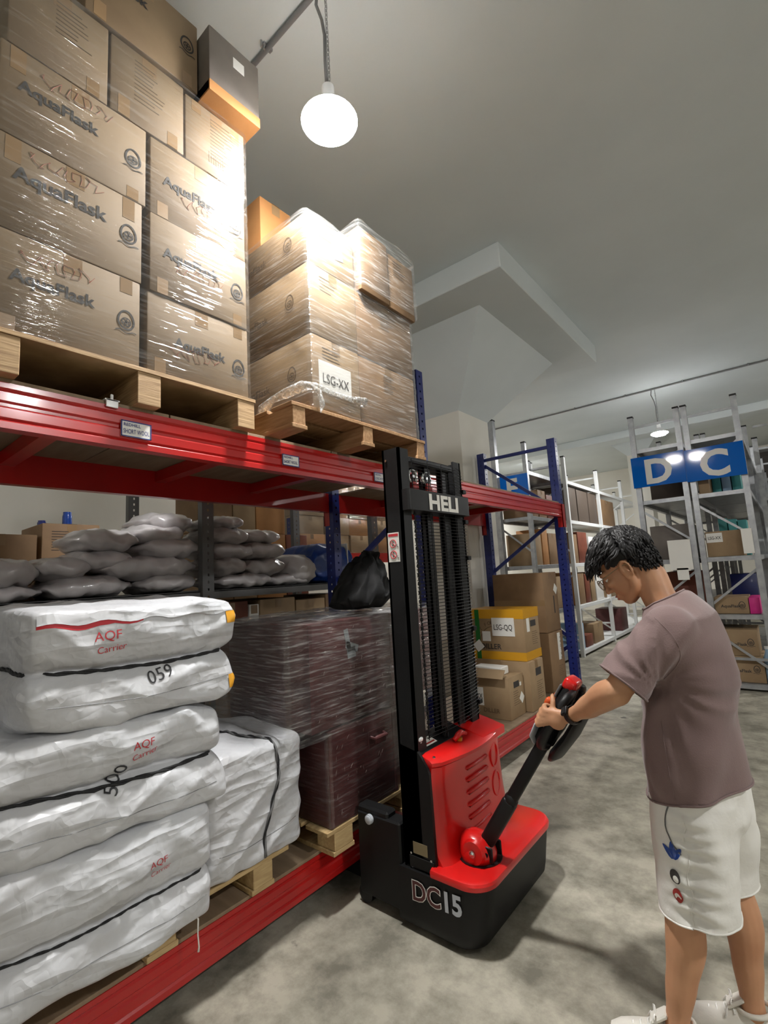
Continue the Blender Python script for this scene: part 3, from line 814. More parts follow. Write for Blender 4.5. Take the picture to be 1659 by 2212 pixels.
    if flap:
        mb = MB(); top = []; bot = []
        for i in range(31):
            y = c[1] - hy + 0.02 + (size[1] - 0.05) * i / 30
            z = c[2] + hz - 0.055 + shear * (y - c[1]) + 0.006 * math.sin(i * 0.9)
            p = hit(y, z, 0.006); q = hit(y, z + 0.03, 0.008); r = hit(y, z - 0.004 - 0.006 * (i < 10), 0.002)
            top.append((q, p)); bot.append((p - V((0.004, 0, 0.0)), r))
        mb.bridge(mb.ring([a for a, b in top]), mb.ring([b for a, b in top]), False)
        ob('flap_edge', mb, M['bale'], t, True)
        mb = MB(); n = 15
        mb.bridge(mb.ring([a for a, b in bot[:n]]), mb.ring([b - V((0, 0, 0.006 * math.sin(PI * i / n))) for i, (a, b) in enumerate(bot[:n])]), False)
        ob('lining_strip', mb, M['redp'], t, True, label='red lining showing under the flap')
    return t

def twist_rope(pts, r, parent, two=False):
    # resample, then two strands winding round each other
    P = [V(p) for p in pts]; out = [P[0]]
    for a, b in zip(P, P[1:]):
        k = max(1, int((b - a).length / 0.012))
        for i in range(1, k + 1): out.append(a.lerp(b, i / k))
    for s in range(2):
        q = []
        for i, p in enumerate(out):
            t = (out[min(i + 1, len(out) - 1)] - out[max(i - 1, 0)]).normalized()
            a = t.cross(V((0.3, 0.2, 0.9))).normalized(); b = t.cross(a)
            ph = i * 0.9 + s * PI
            q.append(p + (a * math.cos(ph) + b * math.sin(ph)) * r * 0.55)
        ob('rope_strand', MB().tube(q, r * 0.72, 6), M['gry'] if (two and s) else M['rope'], parent, True)

bale('lowest white bale in the left pile, a long sagging one with a faint rope line', (-0.33, 0.62, 0.555), (0.92, 0.86, 0.39), -0.03, 3, shear=-0.05,
     marks=(('AQF', 0.030, 0.80, 0.605, 'redp', 0.05, -0.008), ('Carrier', 0.022, 0.805, 0.578, 'redp', 0.1, -0.008)), pin=0.03, rope_r=0.0035)
bale('middle white bale in the left pile, black rope and a scrawl across its face', (-0.33, 0.70, 0.905), (0.90, 0.79, 0.35), 0.0, 11, shear=-0.07,
     marks=(('AQF', 0.036, 0.745, 0.985, 'redp', 0.02, -0.006), ('Carrier', 0.028, 0.745, 0.950, 'redp', 0.16, -0.006), ('500', 0.062, 0.70, 0.858, 'blackp', 1.15, -0.004)))
bale('topmost white bale in the left pile, black rope round its waist and yellow corners', (-0.33, 0.80, 1.265), (0.90, 0.70, 0.385), -0.01, 21, shear=-0.02,
     marks=(('AQF', 0.042, 0.625, 1.345, 'redp', 0.03, -0.006), ('Carrier', 0.030, 0.635, 1.305, 'redp', 0.08, -0.006), ('059', 0.060, 0.80, 1.180, 'blackp', 0.2, -0.004)),
     tapes=((1.09, 1.145, 1.355, 1.40), (1.10, 1.14, 1.11, 1.16)), flap=True)
bale('single white bale to the right of the pile, bound by an upright two coloured rope', (-0.35, 1.29, 0.60), (0.80, 0.48, 0.455), None, 31, vert_rope=1.375)
# loose cord end dangling below the pile
tag(ob('loose_cord', MB().tube([(0.09, 0.985, 0.362), (0.10, 0.99, 0.345), (0.102, 0.987, 0.30), (0.104, 0.99, 0.26), (0.103, 0.988, 0.245)], [0.004, 0.0028, 0.0025, 0.0025, 0.004], 6), M['paper'], None, True), 'thin white cord end hanging from the lowest bale', 'cord')

# ---------------------------------------------------------------- maroon trunks
def trunk(label, x0, x1, y0, y1, z0, z1, latch=True, seed=0):
    t = thing('storage_trunk', label, 'trunk', ((x0 + x1) / 2, (y0 + y1) / 2, z0), 'maroon trunks on the lower shelf')
    ob('trunk_body', MB().box(x0, x1, y0, y1, z0, z1, 0.008, 2), M['maroon'], t, True, ang=35)
    yc = (y0 + y1) / 2
    for yy in (y0, y1 - 0.022):
        ob('edge_strip', MB().box(x1 - 0.001, x1 + 0.003, yy, yy + 0.022, z0 + 0.004, z1 - 0.004, 0.001), M['maroon'], t)
    if latch:
        ob('latch_plate', MB().box(x1, x1 + 0.004, yc + 0.03, yc + 0.16, z1 - 0.16, z1 - 0.075, 0.0015), M['maroon'], t)
        ob('handle', MB().tube([(x1 + 0.004, yc + 0.045, z1 - 0.105), (x1 + 0.03, yc + 0.05, z1 - 0.11), (x1 + 0.032, yc + 0.14, z1 - 0.11), (x1 + 0.004, yc + 0.145, z1 - 0.105)], 0.008, 8).box(x1 + 0.02, x1 + 0.034, yc + 0.055, yc + 0.135, z1 - 0.14, z1 - 0.1, 0.005), M['maroon'], t, True, ang=40)
    rd = random.Random(seed); sc = MB()
    for k in range(26):
        y = rd.uniform(y0 + 0.03, y1 - 0.05); z = rd.uniform(z0 + 0.03, z1 - 0.05); l = rd.uniform(0.005, 0.03); a = rd.uniform(0.8, 2.0)
        sc.tube([(x1 + 0.0006, y, z), (x1 + 0.0006, y + l * math.cos(a) * 0.5, z + l * 0.5), (x1 + 0.0006, y + l * math.cos(a), z + l * math.sin(a))], [0.0003, 0.0013, 0.0003], 4)
    ob('scrapes', sc, M['scrape'], t)['kind'] = 'stuff'
    return t
trunk('lower maroon trunk with a latch handle, scratched, standing on the block pallet', -0.55, 0.095, 1.645, 2.14, ZP + 0.001, 0.795, seed=1)
t = trunk('upper maroon trunk behind hazy film with a patch of silver tape', -0.55, 0.095, 1.545, 2.16, 0.802, 1.295, False, 2)
flat('tape_patch', M['duct'], t, (0.0975, 1.80, 1.13), (0, 1, 0.2), (0, -0.2, 1), 0.03, 0.115)
flat('tape_patch', M['duct'], t, (0.0975, 1.785, 1.155), (0, 1, -0.35), (0, 0.35, 1), 0.09, 0.035)
flat('tape_patch', M['duct'], t, (0.0975, 1.80, 1.10), (0, 1, 0.1), (0, -0.1, 1), 0.06, 0.05)
trunk('second lower maroon trunk half hidden behind the stacker mast', -0.55, 0.06, 2.16, 2.45, ZP + 0.001, 0.79, seed=3)
trunk('second upper maroon trunk half hidden behind the stacker mast', -0.55, 0.06, 2.18, 2.62, 0.802, 1.285, False, 4)
wrap('hazy film sagging around the maroon trunks', -0.57, 0.106, 1.40, 2.63, 0.77, 1.315, 'film around the loads', 'filmh', 9, amp=0.004)
wrap('hazy film around the lower maroon trunks', -0.57, 0.106, 1.635, 2.46, 0.36, 0.80, 'film around the loads', 'film', 12, amp=0.002)
# film lid over the top of the trunks
lid = MB(); G = []
for i in range(24):
    G.append(lid.ring([(-0.565 + 0.668 * i / 23, 1.405 + 1.22 * j / 39, 1.312 + 0.012 * ridged(V((i * 0.2, j * 0.16, 0)), 1.5, 3) - 0.006) for j in range(40)]))
for a, b in zip(G, G[1:]): lid.bridge(a, b, False)
tag(ob('stretch_film', lid, M['filmh'], None, True), 'flat wrinkled film sheet lying over the maroon trunks', 'film wrap', 'film around the loads')
# slumped black bag on top of the trunks, behind the mast
def bagfn(q, u, p):
    r = V(q); k = (q.z + 0.15) / 0.3
    r.y *= 1.0 - 0.75 * max(0, k); r.x *= 1.0 - 0.55 * max(0, k)
    r += V((noise.noise(q * 14), noise.noise(q * 14 + V((7, 0, 0))), noise.noise(q * 14 + V((0, 5, 0))))) * 0.035
    r.y += 0.10 * max(0, k)
    if r.z < -0.155: r.z = -0.155
    return r
tag(ob('refuse_bag', soft_box((0.10 - 0.12, 2.03, 1.485), (0.34, 0.36, 0.31), (20, 20, 18), 3.5, bagfn), M['bag'], None, True), 'crumpled black bag slumped on the wrapped trunks left of the mast', 'bag')

# ---------------------------------------------------------------- cartons in the far bay, lower shelf
G3 = 'cartons on the lower shelf of the far bay'
t = carton('open topped carton in front, a white packet standing in it, far bay', -0.62, -0.075, 3.875, 4.165, ZL + 0.001, 0.595, 'card', G3, tape=False)
hx, hy, h = 0.2725, 0.145, 0.345
ob('carton_flap', MB().obox((0, -hy - 0.03, h + 0.03), (0.5, 0.004, 0.09), Matrix.Rotation(-0.75, 3, 'X')), M['card'], t, local=True)
ob('carton_flap', MB().obox((-0.1, hy, h + 0.045), (0.34, 0.004, 0.09), Matrix.Rotation(0.1, 3, 'X')), M['card'], t, local=True)
ob('printed_block', MB().box(hx, hx + 0.001, -0.055, 0.05, h - 0.10, h - 0.05), M['ink'], t, local=True)
small_lines(t, hx, hy, h, 7, -0.07, seed=51, top=0.62)
flat('diamond_slip', M['paper'], t, (hx + 0.0012, 0.085, 0.095), (0, 0.7, 0.7), (0, -0.7, 0.7), 0.07, 0.07, local=True)
flat('paper_slip', M['paper'], t, (hx + 0.0012, 0.06, 0.245), (0, 1, 0), (0, 0, 1), 0.03, 0.03, local=True)
c = flat('paper_sheet', M['paper'], t, (-0.14, -hy - 0.0012, 0.10), (1, 0, 0), (0, 0, 1), 0.17, 0.15, local=True)
txt('LSG-XX', 0.062, (-0.055, -hy - 0.003, 0.155), (1, 0, 0), (0, 0, 1), M['ink'], c, 'printed_lettering', 0.004, local=True, align='CENTER', sx=0.72)
txt('DILLER', 0.05, (0.02, -hy - 0.001, 0.05), (1, 0, 0), (0, 0, 1), M['inkf'], t, 'printed_lettering', 0.01, local=True)
k = thing('packet', 'white packet with dark print sticking out of the open carton', 'packet', (-0.30, 4.02, 0.57), None)
ob('packet_body', MB().box(-0.43, -0.16, 3.93, 4.07, 0.597, 0.662, 0.006), M['paper'], k)
txt('::', 0.05, (-0.36, 3.929, 0.615), (1, 0, 0), (0, 0, 1), M['ink'], k, 'printed_marks', 0.02)
ob('printed_patch', MB().box(-0.33, -0.22, 3.9288, 3.9296, 0.607, 0.630).box(-0.40, -0.36, 3.9288, 3.9296, 0.607, 0.62), M['ink'], k)

t = carton('brown carton under the yellow taped one, far bay', -0.60, -0.02, 4.19, 4.50, ZL + 0.001, 0.672, 'card', G3)
hx, hy, h = 0.29, 0.155, 0.422
ob('printed_block', MB().box(hx, hx + 0.001, -0.03, 0.09, h - 0.135, h - 0.07), M['ink'], t, local=True)
small_lines(t, hx, hy, h, 9, -0.02, seed=52, top=0.55)
t = carton('yellow taped carton with the LSG-QQ sheet and a green band, far bay', -0.60, -0.05, 4.22, 4.56, 0.674, 1.13, 'card', G3, tape=False)
hx, hy, h = 0.275, 0.17, 0.456
e = 0.0012
ob('yellow_tape', MB().box(-hx - e, hx + e, -hy - e, hy + e, h - 0.085, h + e), M['ytape'], t, local=True)
ob('yellow_tape', MB().box(-hx - e, hx + e, -hy - e, hy + e, 0.001, 0.075), M['ytape'], t, local=True)
ob('green_tape', MB().box(-hx + 0.06, -hx + 0.105, -hy - 2 * e, -hy, 0.0, h - 0.002), M['gtape'], t, local=True)
c = flat('paper_sheet', M['paper'], t, (-0.04, -hy - 0.003, 0.215), (1, 0, 0), (0, 0, 1), 0.225, 0.165, local=True, lift=0)
txt('LSG-QQ', 0.072, (0.0725, -hy - 0.005, 0.27), (1, 0, 0), (0, 0, 1), M['ink'], c, 'printed_lettering', 0.004, local=True, align='CENTER', sx=0.72)
flat('paper_slip', M['paper'], t, (-0.145, -hy - 0.003, 0.165), (1, 0, 0), (0, 0, 1), 0.085, 0.09, local=True)
flat('torn_slip', M['paper'], t, (-0.20, -hy - 0.003, 0.06), (0.8, 0, 0.6), (-0.6, 0, 0.8), 0.085, 0.085, local=True)
txt('DILLER', 0.068, (-0.17, -hy - 0.001, 0.095), (1, 0, 0), (0, 0, 1), M['ink'], t, 'printed_lettering', 0.014, local=True)
arc = MB(); 
arc.tube([(-0.03 + 0.15 * math.cos(a), -hy - 0.001, 0.12 + 0.18 * math.sin(a)) for a in [PI * (0.5 + 0.45 * q / 12) for q in range(13)]], 0.003, 5)
ob('printed_arc', arc, M['inkf'], t, local=True)
for q, ch in enumerate('JUST FOR'):
    a = PI * (0.93 - 0.055 * q)
    txt(ch, 0.045, (-0.03 + 0.17 * math.cos(a), -hy - 0.001, 0.12 + 0.2 * math.sin(a)), (math.sin(a), 0, -math.cos(a)), (math.cos(a), 0, math.sin(a)), M['inkf'], t, 'printed_lettering', 0.01, local=True) if ch != ' ' else None
flat('paper_slip', M['paper'], t, (hx + 0.002, -0.115, 0.25), (0, 1, 0), (0, 0, 1), 0.06, 0.12, local=True)
ob('printed_block', MB().box(hx + 0.001, hx + 0.002, -0.03, 0.09, 0.29, 0.345), M['ink'], t, local=True)
small_lines(t, hx, hy, h, 7, -0.01, seed=53, top=0.52)

t = carton('large plain carton on top of its twin beside the last blue post', -0.68, -0.115, 4.92, 5.30, 0.832, 1.44, 'card2', G3)
ob('printed_bar', MB().box(0.2825, 0.2835, 0.05, 0.075, 0.18, 0.36), M['ink'], t, local=True)
flat('diamond_slip', M['paper'], t, (0.2837, 0.125, 0.36), (0, 0.6, 0.8), (0, -0.6, 0.8), 0.085, 0.085, local=True)
ob('tape', MB().box(-0.2826, 0.2826, -0.1906, -0.19, 0.27, 0.33), M['tape'], t, local=True)
t = carton('large plain carton at the bottom beside the last blue post', -0.68, -0.10, 4.90, 5.28, ZL + 0.001, 0.828, 'card2', G3)
c = flat('paper_strip', M['paper'], t, (0.2902, 0.03, 0.29), (0, 1, 0), (0, 0, 1), 0.075, 0.27, local=True)
for q, ch in enumerate('LSG-XX'):
    txt(ch, 0.04, (0.292, 0.082, 0.52 - q * 0.04), (0, 0, -1), (0, 1, 0), M['ink'], c, 'printed_lettering', 0.01, local=True)
small_lines(t, 0.29, 0.19, 0.57, 6, 0.0, seed=54, top=0.40)

# ---------------------------------------------------------------- grey shelving behind, with sacks
gs = thing('grey_shelving', 'grey slotted angle shelving behind the red rack, loaded with grey sacks', 'rack', (-1.7, 1.6, 0))
for y in (1.83, 3.62, -0.6):
    for x0, x1 in ((-1.29, -1.235), (-2.45, -2.395)):
        mb = MB()
        perforated(mb, lambda u, v: (x1, y - 0.035 + u, v), 0.085, 2.75, 0.05, 0.012, 0.018)
        mb.box(x0, x1, y - 0.037, y - 0.034, 0, 2.75)
        ob('upright', mb, M['gry'], gs)
for z in (1.41, 0.92, 0.12):
    for y0, y1 in ((-0.55, 1.79), (1.885, 3.58)):
        ob('shelf_beam', MB().box(-1.268, -1.262, y0, y1, z, z + 0.055).box(-1.30, -1.262, y0, y1, z + 0.049, z + 0.055), M['gry'], gs)
        ob('shelf_beam', MB().box(-2.418, -2.412, y0, y1, z, z + 0.055), M['gry'], gs)
        ob('shelf_panel', MB().box(-2.41, -1.27, y0, y1, z + 0.05, z + 0.058), M['gry'], gs)
SZ = 1.469
def sackfn(seed, amp=0.02):
    def fn(q, u, p):
        r = V(q)
        r += V((ridged(q, 8, seed) * amp * 0.5, 0, ridged(V((q.x, q.y * 1.5, q.z)), 6, seed + 3) * amp * 0.9 - amp * 0.5))
        r += V((noise.noise(q * 25 + V((seed, 0, 0))), noise.noise(q * 25 + V((0, seed, 0))), noise.noise(q * 25 + V((0, 0, seed))))) * 0.006
        # pinched ends
        e = abs(u.y) ** 6
        r.z *= 1 - 0.5 * e
        return r
    return fn
def sack(label, y0, y1, z0, z1, x=-1.27, dx=0.52, seed=0, m='sack', group='grey sacks piled on the grey shelf', cat='sack', power=2.9, name='grey_sack'):
    h = z1 - z0
    o = ob(name, soft_box((x - dx / 2, (y0 + y1) / 2, (z0 + z1) / 2), (dx, y1 - y0, h * 1.06), (16, 26, 12), power, sackfn(seed)), M[m], None, True)
    return tag(o, label, cat, group)
sk = [
    ('flat grey sack at the bottom of the pile, right of the grey post', 1.90, 2.50, SZ, 1.58),
    ('flat grey sack at the bottom, second from the grey post', 2.34, 2.94, SZ, 1.57),
    ('plump grey sack in the second layer, touching the right side of the grey post', 1.88, 2.24, 1.57, 1.70),
    ('grey sack in the second layer, one along from the post', 2.17, 2.62, 1.56, 1.695),
    ('grey sack in the third layer, right of the grey post', 1.88, 2.40, 1.69, 1.815),
    ('grey sack in the third layer with a torn glossy end', 2.18, 2.62, 1.685, 1.82),
    ('grey sack in the fourth layer, right of the grey post', 1.87, 2.27, 1.80, 1.925),
    ('rounded grey sack in the fourth layer at the right end', 2.14, 2.60, 1.81, 1.92),
    ('small grey sack on the very top, right of the grey post', 1.88, 2.22, 1.915, 2.005),
    ('big round grey sack standing alone beside the blue bag', 2.54, 2.98, SZ, 1.715),
    ('glossy grey sack on the very top, left of the grey post', 1.44, 1.83, 1.875, 2.01),
    ('grey sack with a white crumpled end, left of the pile in the upper layer', 1.02, 1.44, 1.745, 1.88),
    ('grey sack in the upper layer behind the white crumpled one', 1.36, 1.74, 1.80, 1.925),
    ('grey sack below the white crumpled one at the left', 1.02, 1.42, 1.635, 1.755),
    ('long grey sack in the middle layer, left of the post', 1.40, 1.86, 1.705, 1.84),
    ('widest grey sack of the third layer, left of the post', 1.16, 1.85, 1.57, 1.715),
    ('flat grey sack at the bottom, left of the post', 1.40, 1.85, SZ, 1.60),
    ('glossy grey sack at the far left edge, upper one', 0.56, 0.90, 1.55, 1.70),
    ('glossy grey sack second from the left edge', 0.83, 1.17, 1.59, 1.705),
    ('flat grey sack low in the left pile', 0.86, 1.42, SZ, 1.60),
    ('flat grey sack at the bottom of the left edge', 0.40, 0.92, SZ, 1.565),
]
for i, s in enumerate(sk): sack(*s, seed=i * 3 + 1, x=-1.27 - (0.03 if i % 3 == 1 else 0))
def tarpfn(q, u, p):
    r = sackfn(77, 0.03)(q, u, p)
    return r
t = thing('blue_bag', 'bright blue plastic bundle at the end of the grey shelf', 'bag', (-1.55, 3.1, SZ))
ob('bundle_body', soft_box((-1.53, 3.09, SZ + 0.17), (0.54, 0.62, 0.35), (18, 24, 16), 4.2, tarpfn), M['tarp'], t, True)
ob('strap', MB().box(-1.815, -1.245, 3.235, 3.245, SZ + 0.004, SZ + 0.346, 0.003), M['paper'], t)
G4 = 'cartons on the grey shelving'
carton('carton at the left edge behind the sacks, lower of two', -2.38, -1.92, 0.62, 1.02, SZ, 1.895, 'card2', G4)
t = carton('carton behind the sacks with a blue bottle standing on it', -2.38, -1.92, 1.045, 1.395, SZ, 1.975, 'card2', G4)
small_lines(t, 0.23, 0.17, 0.5, 8, -0.12, 'ink', 61, 0.9)
bt = thing('bottle', 'blue bottle standing on the carton behind the grey sacks', 'bottle', (-2.1, 1.245, 1.977))
ob('bottle_body', MB().loft([[(-2.1 + r * math.cos(k * PI / 8), 1.245 + r * math.sin(k * PI / 8), z) for k in range(16)] for r, z in ((0.028, 1.9765), (0.03, 1.985), (0.030, 2.05), (0.027, 2.062))]), M['tarp'], bt, True, ang=40)
ob('bottle_cap', MB().cyl((-2.1, 1.245, 2.062), (-2.1, 1.245, 2.082), 0.026, n=16), M['tarp'], bt, True, ang=40)
bt = thing('bottle', 'short dark blue jar beside the blue bottle', 'jar', (-2.1, 1.09, 1.977))
ob('bottle_body', MB().cyl((-2.1, 1.09, 1.9765), (-2.1, 1.09, 2.0), 0.026, n=14), M['blue'], bt, True, ang=40)
ob('bottle_cap', MB().cyl((-2.1, 1.09, 2.0), (-2.1, 1.09, 2.013), 0.022, n=14), M['blue'], bt, True, ang=40)
yy = 1.95
for i, wd in enumerate((0.30, 0.10, 0.36, 0.34, 0.30)):
    carton(('first', 'thin second', 'third', 'fourth', 'fifth')[i] + ' carton from the left on the grey shelf level under the sacks', -1.95 if i != 1 else -1.6, -1.36, yy, yy + wd - 0.012, 0.98, 1.37 - 0.03 * (i % 2), ('rust', 'paper', 'card', 'card', 'card2')[i], G4)
    yy += wd
# ---------------------------------------------------------------- electric pallet stacker
st = thing('pallet_stacker', 'red and black electric pallet stacker with a tall black mast, standing in the aisle', 'stacker', (0.55, 2.12, 0))
def rr(x0, x1, y0, y1, r, z, n=6): return [(x, y, z) for x, y in rrect(x0, x1, y0, y1, r, n)]
# chassis skirt
def skirt(x1, y0, y1, r, z, x0=0.36):
    # square at the mast end (x0), rounded at the tiller end
    pts = [(x0, y1, z), (x0, y0, z)]
    for k in range(9):
        a = -PI / 2 + (PI / 2) * k / 8
        pts.append((x1 - r + r * math.cos(a), y0 + r + r * math.sin(a), z))
    for k in range(9):
        a = (PI / 2) * k / 8
        pts.append((x1 - r + r * math.cos(a), y1 - r + r * math.sin(a), z))
    return pts[::-1]
ob('chassis', MB().loft([skirt(0.715, 1.80, 2.50, 0.07, 0.014), skirt(0.742, 1.783, 2.52, 0.09, 0.03), skirt(0.752, 1.778, 2.525, 0.10, 0.07), skirt(0.775, 1.785, 2.515, 0.105, 0.20), skirt(0.782, 1.79, 2.51, 0.105, 0.238)]), M['blk'], st, True, ang=50)
ob('drive_wheel', MB().cyl((0.60, 2.11, 0.10), (0.60, 2.19, 0.10), 0.10, n=24), M['blkp'], st, True, ang=40)
for yy in (1.9, 2.4):
    ob('castor', MB().cyl((0.60, yy - 0.02, 0.04), (0.60, yy + 0.02, 0.04), 0.04, n=18).box(0.58, 0.62, yy - 0.03, yy - 0.022, 0.03, 0.12), M['blkp'], st, True, ang=40)
ob('deck_cover', MB().loft([skirt(0.784, 1.788, 2.512, 0.105, 0.239, 0.535), skirt(0.790, 1.782, 2.518, 0.11, 0.244, 0.535), skirt(0.792, 1.78, 2.52, 0.11, 0.262, 0.535), skirt(0.788, 1.784, 2.516, 0.11, 0.271, 0.535), skirt(0.776, 1.796, 2.504, 0.10, 0.276, 0.535)]), M['mred'], st, True, ang=35)
# tall rear panel: curved in plan, leaning lip at the top
def panel(x, bulge, y0, y1, z, r=0.02):
    n = 18
    pts = []
    for k in range(n + 1):
        t = k / n; y = y0 + (y1 - y0) * t
        e = min(1, min(t, 1 - t) / 0.07)
        pts.append((x + bulge * math.sin(PI * t) - r * (1 - e) ** 2, y, z))
    return pts + [(0.42, y1, z), (0.42, y0, z)]
ob('rear_panel', MB().loft([panel(0.595, 0.03, 1.822, 2.47, 0.275), panel(0.572, 0.03, 1.822, 2.465, 0.31), panel(0.562, 0.03, 1.822, 2.46, 0.40), panel(0.560, 0.032, 1.822, 2.44, 0.60), panel(0.568, 0.042, 1.822, 2.43, 0.662)]), M['mred'], st, True, ang=40)
ob('top_cover', MB().loft([panel(0.566, 0.044, 1.820, 2.432, 0.663), panel(0.574, 0.052, 1.818, 2.436, 0.670), panel(0.574, 0.052, 1.818, 2.436, 0.684), panel(0.560, 0.05, 1.82, 2.43, 0.694), panel(0.50, 0.03, 1.822, 2.42, 0.712)]), M['mred'], st, True, ang=40)
ob('top_cover_wing', MB().prism([(0.425, 0.66), (0.60, 0.66), (0.60, 0.696), (0.50, 0.722), (0.425, 0.735)], 'y', 2.20, 2.425), M['mred'], st, ang=30)
# black flank and instrument plate
ob('side_panel', MB().prism([(0.392, 0.245), (0.552, 0.245), (0.545, 0.64), (0.535, 0.668), (0.515, 0.695), (0.49, 0.725), (0.392, 0.745)], 'y', 1.806, 1.8205), M['blk'], st)
ob('instrument_plate', MB().prism([(0.395, 0.60), (0.50, 0.60), (0.50, 0.7135), (0.395, 0.748)], 'y', 1.821, 2.20), M['blkp'], st)
B = basis((0, 1, 0), (-0.105, 0, 0.0345))
ob('instruction_card', MB().obox((0.455, 1.93, 0.7295), (0.10, 0.05, 0.0015), B), M['paper'], st)
ob('card_print', MB().obox((0.468, 1.93, 0.7265), (0.085, 0.008, 0.0015), B), M['dred'], st)
kn = ob('white_knob', MB().cyl((0.455, 1.845, 0.728), (0.47, 1.842, 0.762), 0.022, 0.020, 18).sphere((0.472, 1.841, 0.768), (0.023, 0.023, 0.014)).cyl((0.43, 1.848, 0.735), (0.44, 1.848, 0.775), 0.017, 0.014, 14), M['white'], st, True, ang=40)
ob('key_switch', MB().cyl((0.47, 2.06, 0.715), (0.475, 2.06, 0.742), 0.018, 0.015, 16).box(0.462, 0.488, 2.057, 2.063, 0.742, 0.765, 0.002).tube([(0.47, 2.045, 0.74), (0.478, 2.035, 0.735), (0.49, 2.03, 0.725)], 0.003, 6), M['blkm'], st, True, ang=40)
ob('emergency_switch', MB().cyl((0.535, 2.075, 0.69), (0.54, 2.075, 0.722), 0.016, n=16), M['ytape'], st, True, ang=40)
ob('emergency_lever', MB().tube([(0.540, 2.03, 0.720), (0.546, 2.06, 0.738), (0.545, 2.085, 0.742), (0.552, 2.12, 0.728)], [0.010, 0.014, 0.014, 0.008], 10), M['mred'], st, True)
for yy in (1.85, 2.38):
    ob('bolt', MB().cyl((0.545, yy, 0.692), (0.546, yy, 0.702), 0.007, n=10), M['chrome'], st, True, ang=40)
# louvres pressed into the rear panel
for k in range(6):
    z = 0.605 - k * 0.053
    y0, y1 = 2.03, 2.235
    xm = lambda y: 0.561 + 0.033 * math.sin(PI * (y - 1.822) / 0.62)
    ob('louvre', MB().tube([(xm(y0) + 0.001 - 0.006, y0, z - 0.002), (xm(y0 + 0.02) + 0.002, y0 + 0.012, z), (xm((y0 + y1) / 2) + 0.003, (y0 + y1) / 2, z), (xm(y1 - 0.02) + 0.003, y1 - 0.012, z), (xm(y1) - 0.006, y1, z + 0.002)], [0.002, 0.0075, 0.0085, 0.0075, 0.002], 8), M['mred'], st, True)
    ob('louvre_slot', MB().box(xm(2.13) - 0.01, xm(2.13) + 0.0028, y0 + 0.012, y1 - 0.02, z - 0.012, z - 0.008), M['dred'], st)
for zc in (0.575, 0.44):
    ob('pressed_ring', MB().tube([(xm(2.33 + 0.045 * math.cos(a)) + 0.0005, 2.33 + 0.045 * math.cos(a), zc + 0.055 * math.sin(a)) for a in [2 * PI * q / 24 for q in range(25)]], 0.005, 8), M['mred'], st, True)
# tiller
TP = V((0.672, 1.985, 0.30)); TD = V((0.547, 0, 0.837)); TN = V((-0.837, 0, 0.547))
def tp(s, n=0.0, y=0.0): return TP + TD * s + TN * n + V((0, y, 0))
ob('tiller_socket', MB().cyl((0.662, 1.985, 0.274), (0.662, 1.985, 0.281), 0.094, n=28), M['blkp'], st, True, ang=40)
ob('tiller_housing', MB().loft([[(0.660 + dx + r * math.cos(2 * PI * k / 24), 1.975 + r * 1.0 * math.sin(2 * PI * k / 24), z) for k in range(24)] for r, z, dx in ((0.078, 0.281, 0), (0.080, 0.305, 0), (0.074, 0.335, -0.004), (0.058, 0.362, -0.012), (0.03, 0.378, -0.02), (0.006, 0.382, -0.022))]), M['mred'], st, True)
ob('housing_cheek', MB().cyl((0.675, 1.90, 0.325), (0.675, 1.915, 0.325), 0.045, 0.052, 20), M['mred'], st, True, ang=40)
ob('bolt', MB().cyl((0.675, 1.893, 0.325), (0.675, 1.90, 0.325), 0.014, n=12).sphere((0.675, 1.893, 0.325), (0.011, 0.006, 0.011), u=10, v=6), M['chrome'], st, True, ang=40)
ob('tiller_bracket', MB().box(0.675, 0.745, 1.94, 1.95, 0.285, 0.345, 0.004).box(0.675, 0.745, 2.02, 2.03, 0.285, 0.345, 0.004).cyl((0.715, 1.93, 0.315), (0.715, 2.04, 0.315), 0.012, n=12), M['blkm'], st, True, ang=40)
BT = Matrix((TD, V((0, 1, 0)), TD.cross(V((0, 1, 0))))).transposed()
ob('tiller_tube', MB().obox(tp(0.42), (0.50, 0.036, 0.05), BT, 0.012, 3), M['blk'], st, True, ang=40)
ob('tiller_sleeve', MB().obox(tp(0.155), (0.27, 0.052, 0.062), BT, 0.016, 3).add(MB().sphere(tp(0.29), (0.03, 0.026, 0.031))), M['blkp'], st, True, ang=40)
ob('handle_body', MB().loft([[tp(s, n0 + hn * math.sin(a), hy * math.cos(a)) for a in [2 * PI * k / 20 for k in range(20)]] for s, n0, hn, hy in ((0.58, 0.0, 0.028, 0.024), (0.60, 0.006, 0.036, 0.034), (0.66, 0.008, 0.038, 0.046), (0.74, 0.01, 0.034, 0.048), (0.82, 0.012, 0.03, 0.046), (0.862, 0.012, 0.027, 0.042))]), M['blkp'], st, True, ang=50)
loop = [tp(0.60, -0.015, -0.02)]
for (s, y) in ((0.615, -0.07), (0.65, -0.10), (0.70, -0.108), (0.77, -0.11), (0.83, -0.105), (0.848, -0.085), (0.856, -0.03)): loop.append(tp(s, -0.008 + 0.0, y))
lr = [0.018, 0.019, 0.019, 0.017, 0.016, 0.017, 0.017, 0.014]
ob('left_grip', MB().tube(loop, lr, 12), M['blkp'], st, True)
ob('right_grip', MB().tube([V((p.x, 2 * 1.985 - p.y, p.z)) for p in loop], lr, 12), M['blkp'], st, True)
